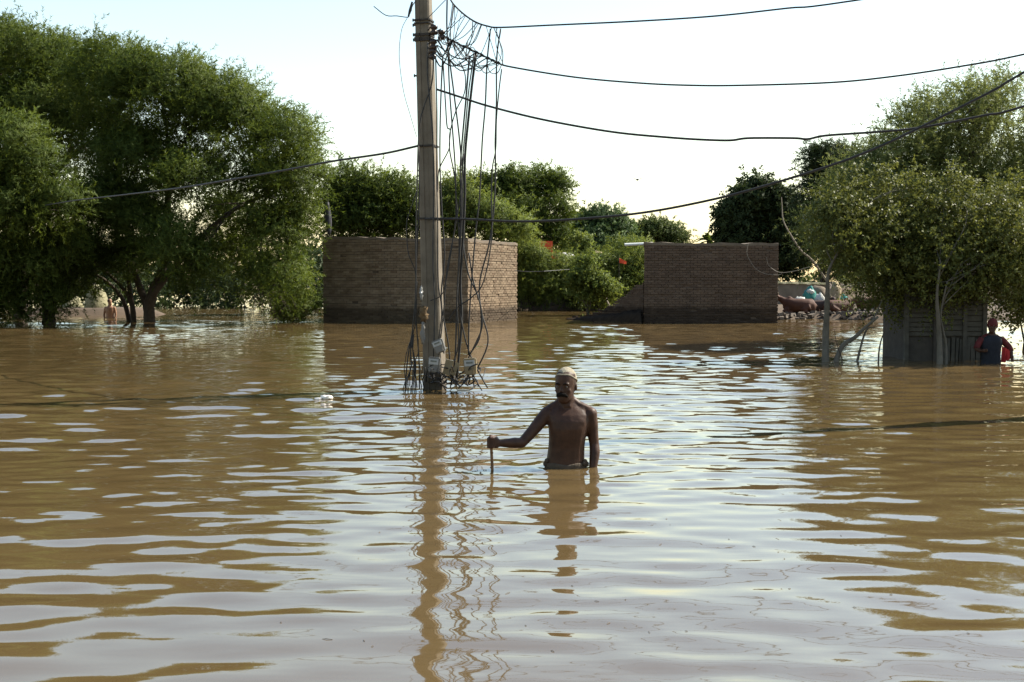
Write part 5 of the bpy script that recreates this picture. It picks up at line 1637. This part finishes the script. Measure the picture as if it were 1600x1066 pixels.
c = P(968, 402, 56.6)
fl_ = empty('flag', (c.x, 56.6, .9), 'bright orange red flag on a thin pole above the shrubs by the shaded building', 'flag')
mb = MB(); mb.tube([Vector((c.x, 56.6, .8)), P(967, 399, 56.6)], .014, 6); mb.build('flag_pole', M['bark'], fl_)
vs_ = []
for i in range(7):
    for j in range(5):
        u, v = i / 6, j / 4
        p = P(lerp(968, 979, u), lerp(403, 411 + 2 * u, v) + 6 * u * (1 - v), 56.6)
        vs_.append(p + Vector((0, .05 * math.sin(u * 7 + v), 0)))
n0 = len(vs_); vs_ += [p + Vector((0, .012, 0)) for p in vs_]
fs = []
for s_ in (0, n0):
    for i in range(6):
        for j in range(4):
            a = s_ + i * 5 + j; q = (a, a + 1, a + 6, a + 5); fs.append(q if s_ else q[::-1])
me = bpy.data.meshes.new('flag_cloth'); me.from_pydata([v[:] for v in vs_], [], fs); me.update(); link('flag_cloth', me, M['red_orange'], fl_, None, True)

# floating foam
c = G(510, 624)
lumpy('foam_scrap', (c.x, c.y, .018), (.066, .05, .034), M['foam'], 'crumpled white foam scrap floating left of the concrete pole', 'litter', 21, amp=.3, n=16, m=10, freq=2.5)
c = G(497, 624.5)
lumpy('foam_scrap', (c.x, c.y, .006), (.045, .03, .018), M['foam'], 'tiny white foam crumb floating beside the larger foam scrap', 'litter', 22, amp=.3, n=12, m=8, freq=2.5)
# leaf scraps, straw and twigs adrift on the near water
mb = MB(); rr = random.Random(44)
for i in range(42):
    c = G(rr.uniform(420, 1580), rr.triangular(640, 1050, 980))
    a = rr.uniform(0, 3.14); ln = rr.uniform(.004, .012) * (1.0 if rr.random() < .8 else 2.2)
    dd = Vector((math.cos(a), math.sin(a), 0)) * ln; h0 = float(water_h(np.array([c.x]), np.array([c.y]))[0])
    c.z = h0 + .001
    mb.tube([c - dd, c + dd * .2 + Vector((0, 0, .002)), c + dd], [.0008, .0014, .0006], 4)
o = mb.build('floating_scraps', M['jute']); tag(o, 'tiny scraps of straw and twig adrift on the near water', 'debris', kind='stuff')
# bird far off in the sky
c = P(996, 281, 150); mb = MB()
mb.ball(c, (.16, .35, .12), 8, 6)
bird = mb.build('bird', M['black_cloth'], None, True); tag(bird, 'tiny dark bird flying in the sky between the buildings', 'bird')
for s_ in (-1, 1):
    mb = MB(); mb.loft([[c + Vector((s_ * x, y0, z)), c + Vector((s_ * x, y1, z)), c + Vector((s_ * x, y1, z + .03)), c + Vector((s_ * x, y0, z + .03))] for x, y0, y1, z in ((.05, -.18, .18, 0), (.35, -.1, .2, .12), (.7, .05, .18, .05))])
    mb.build('wing', M['black_cloth'], bird)
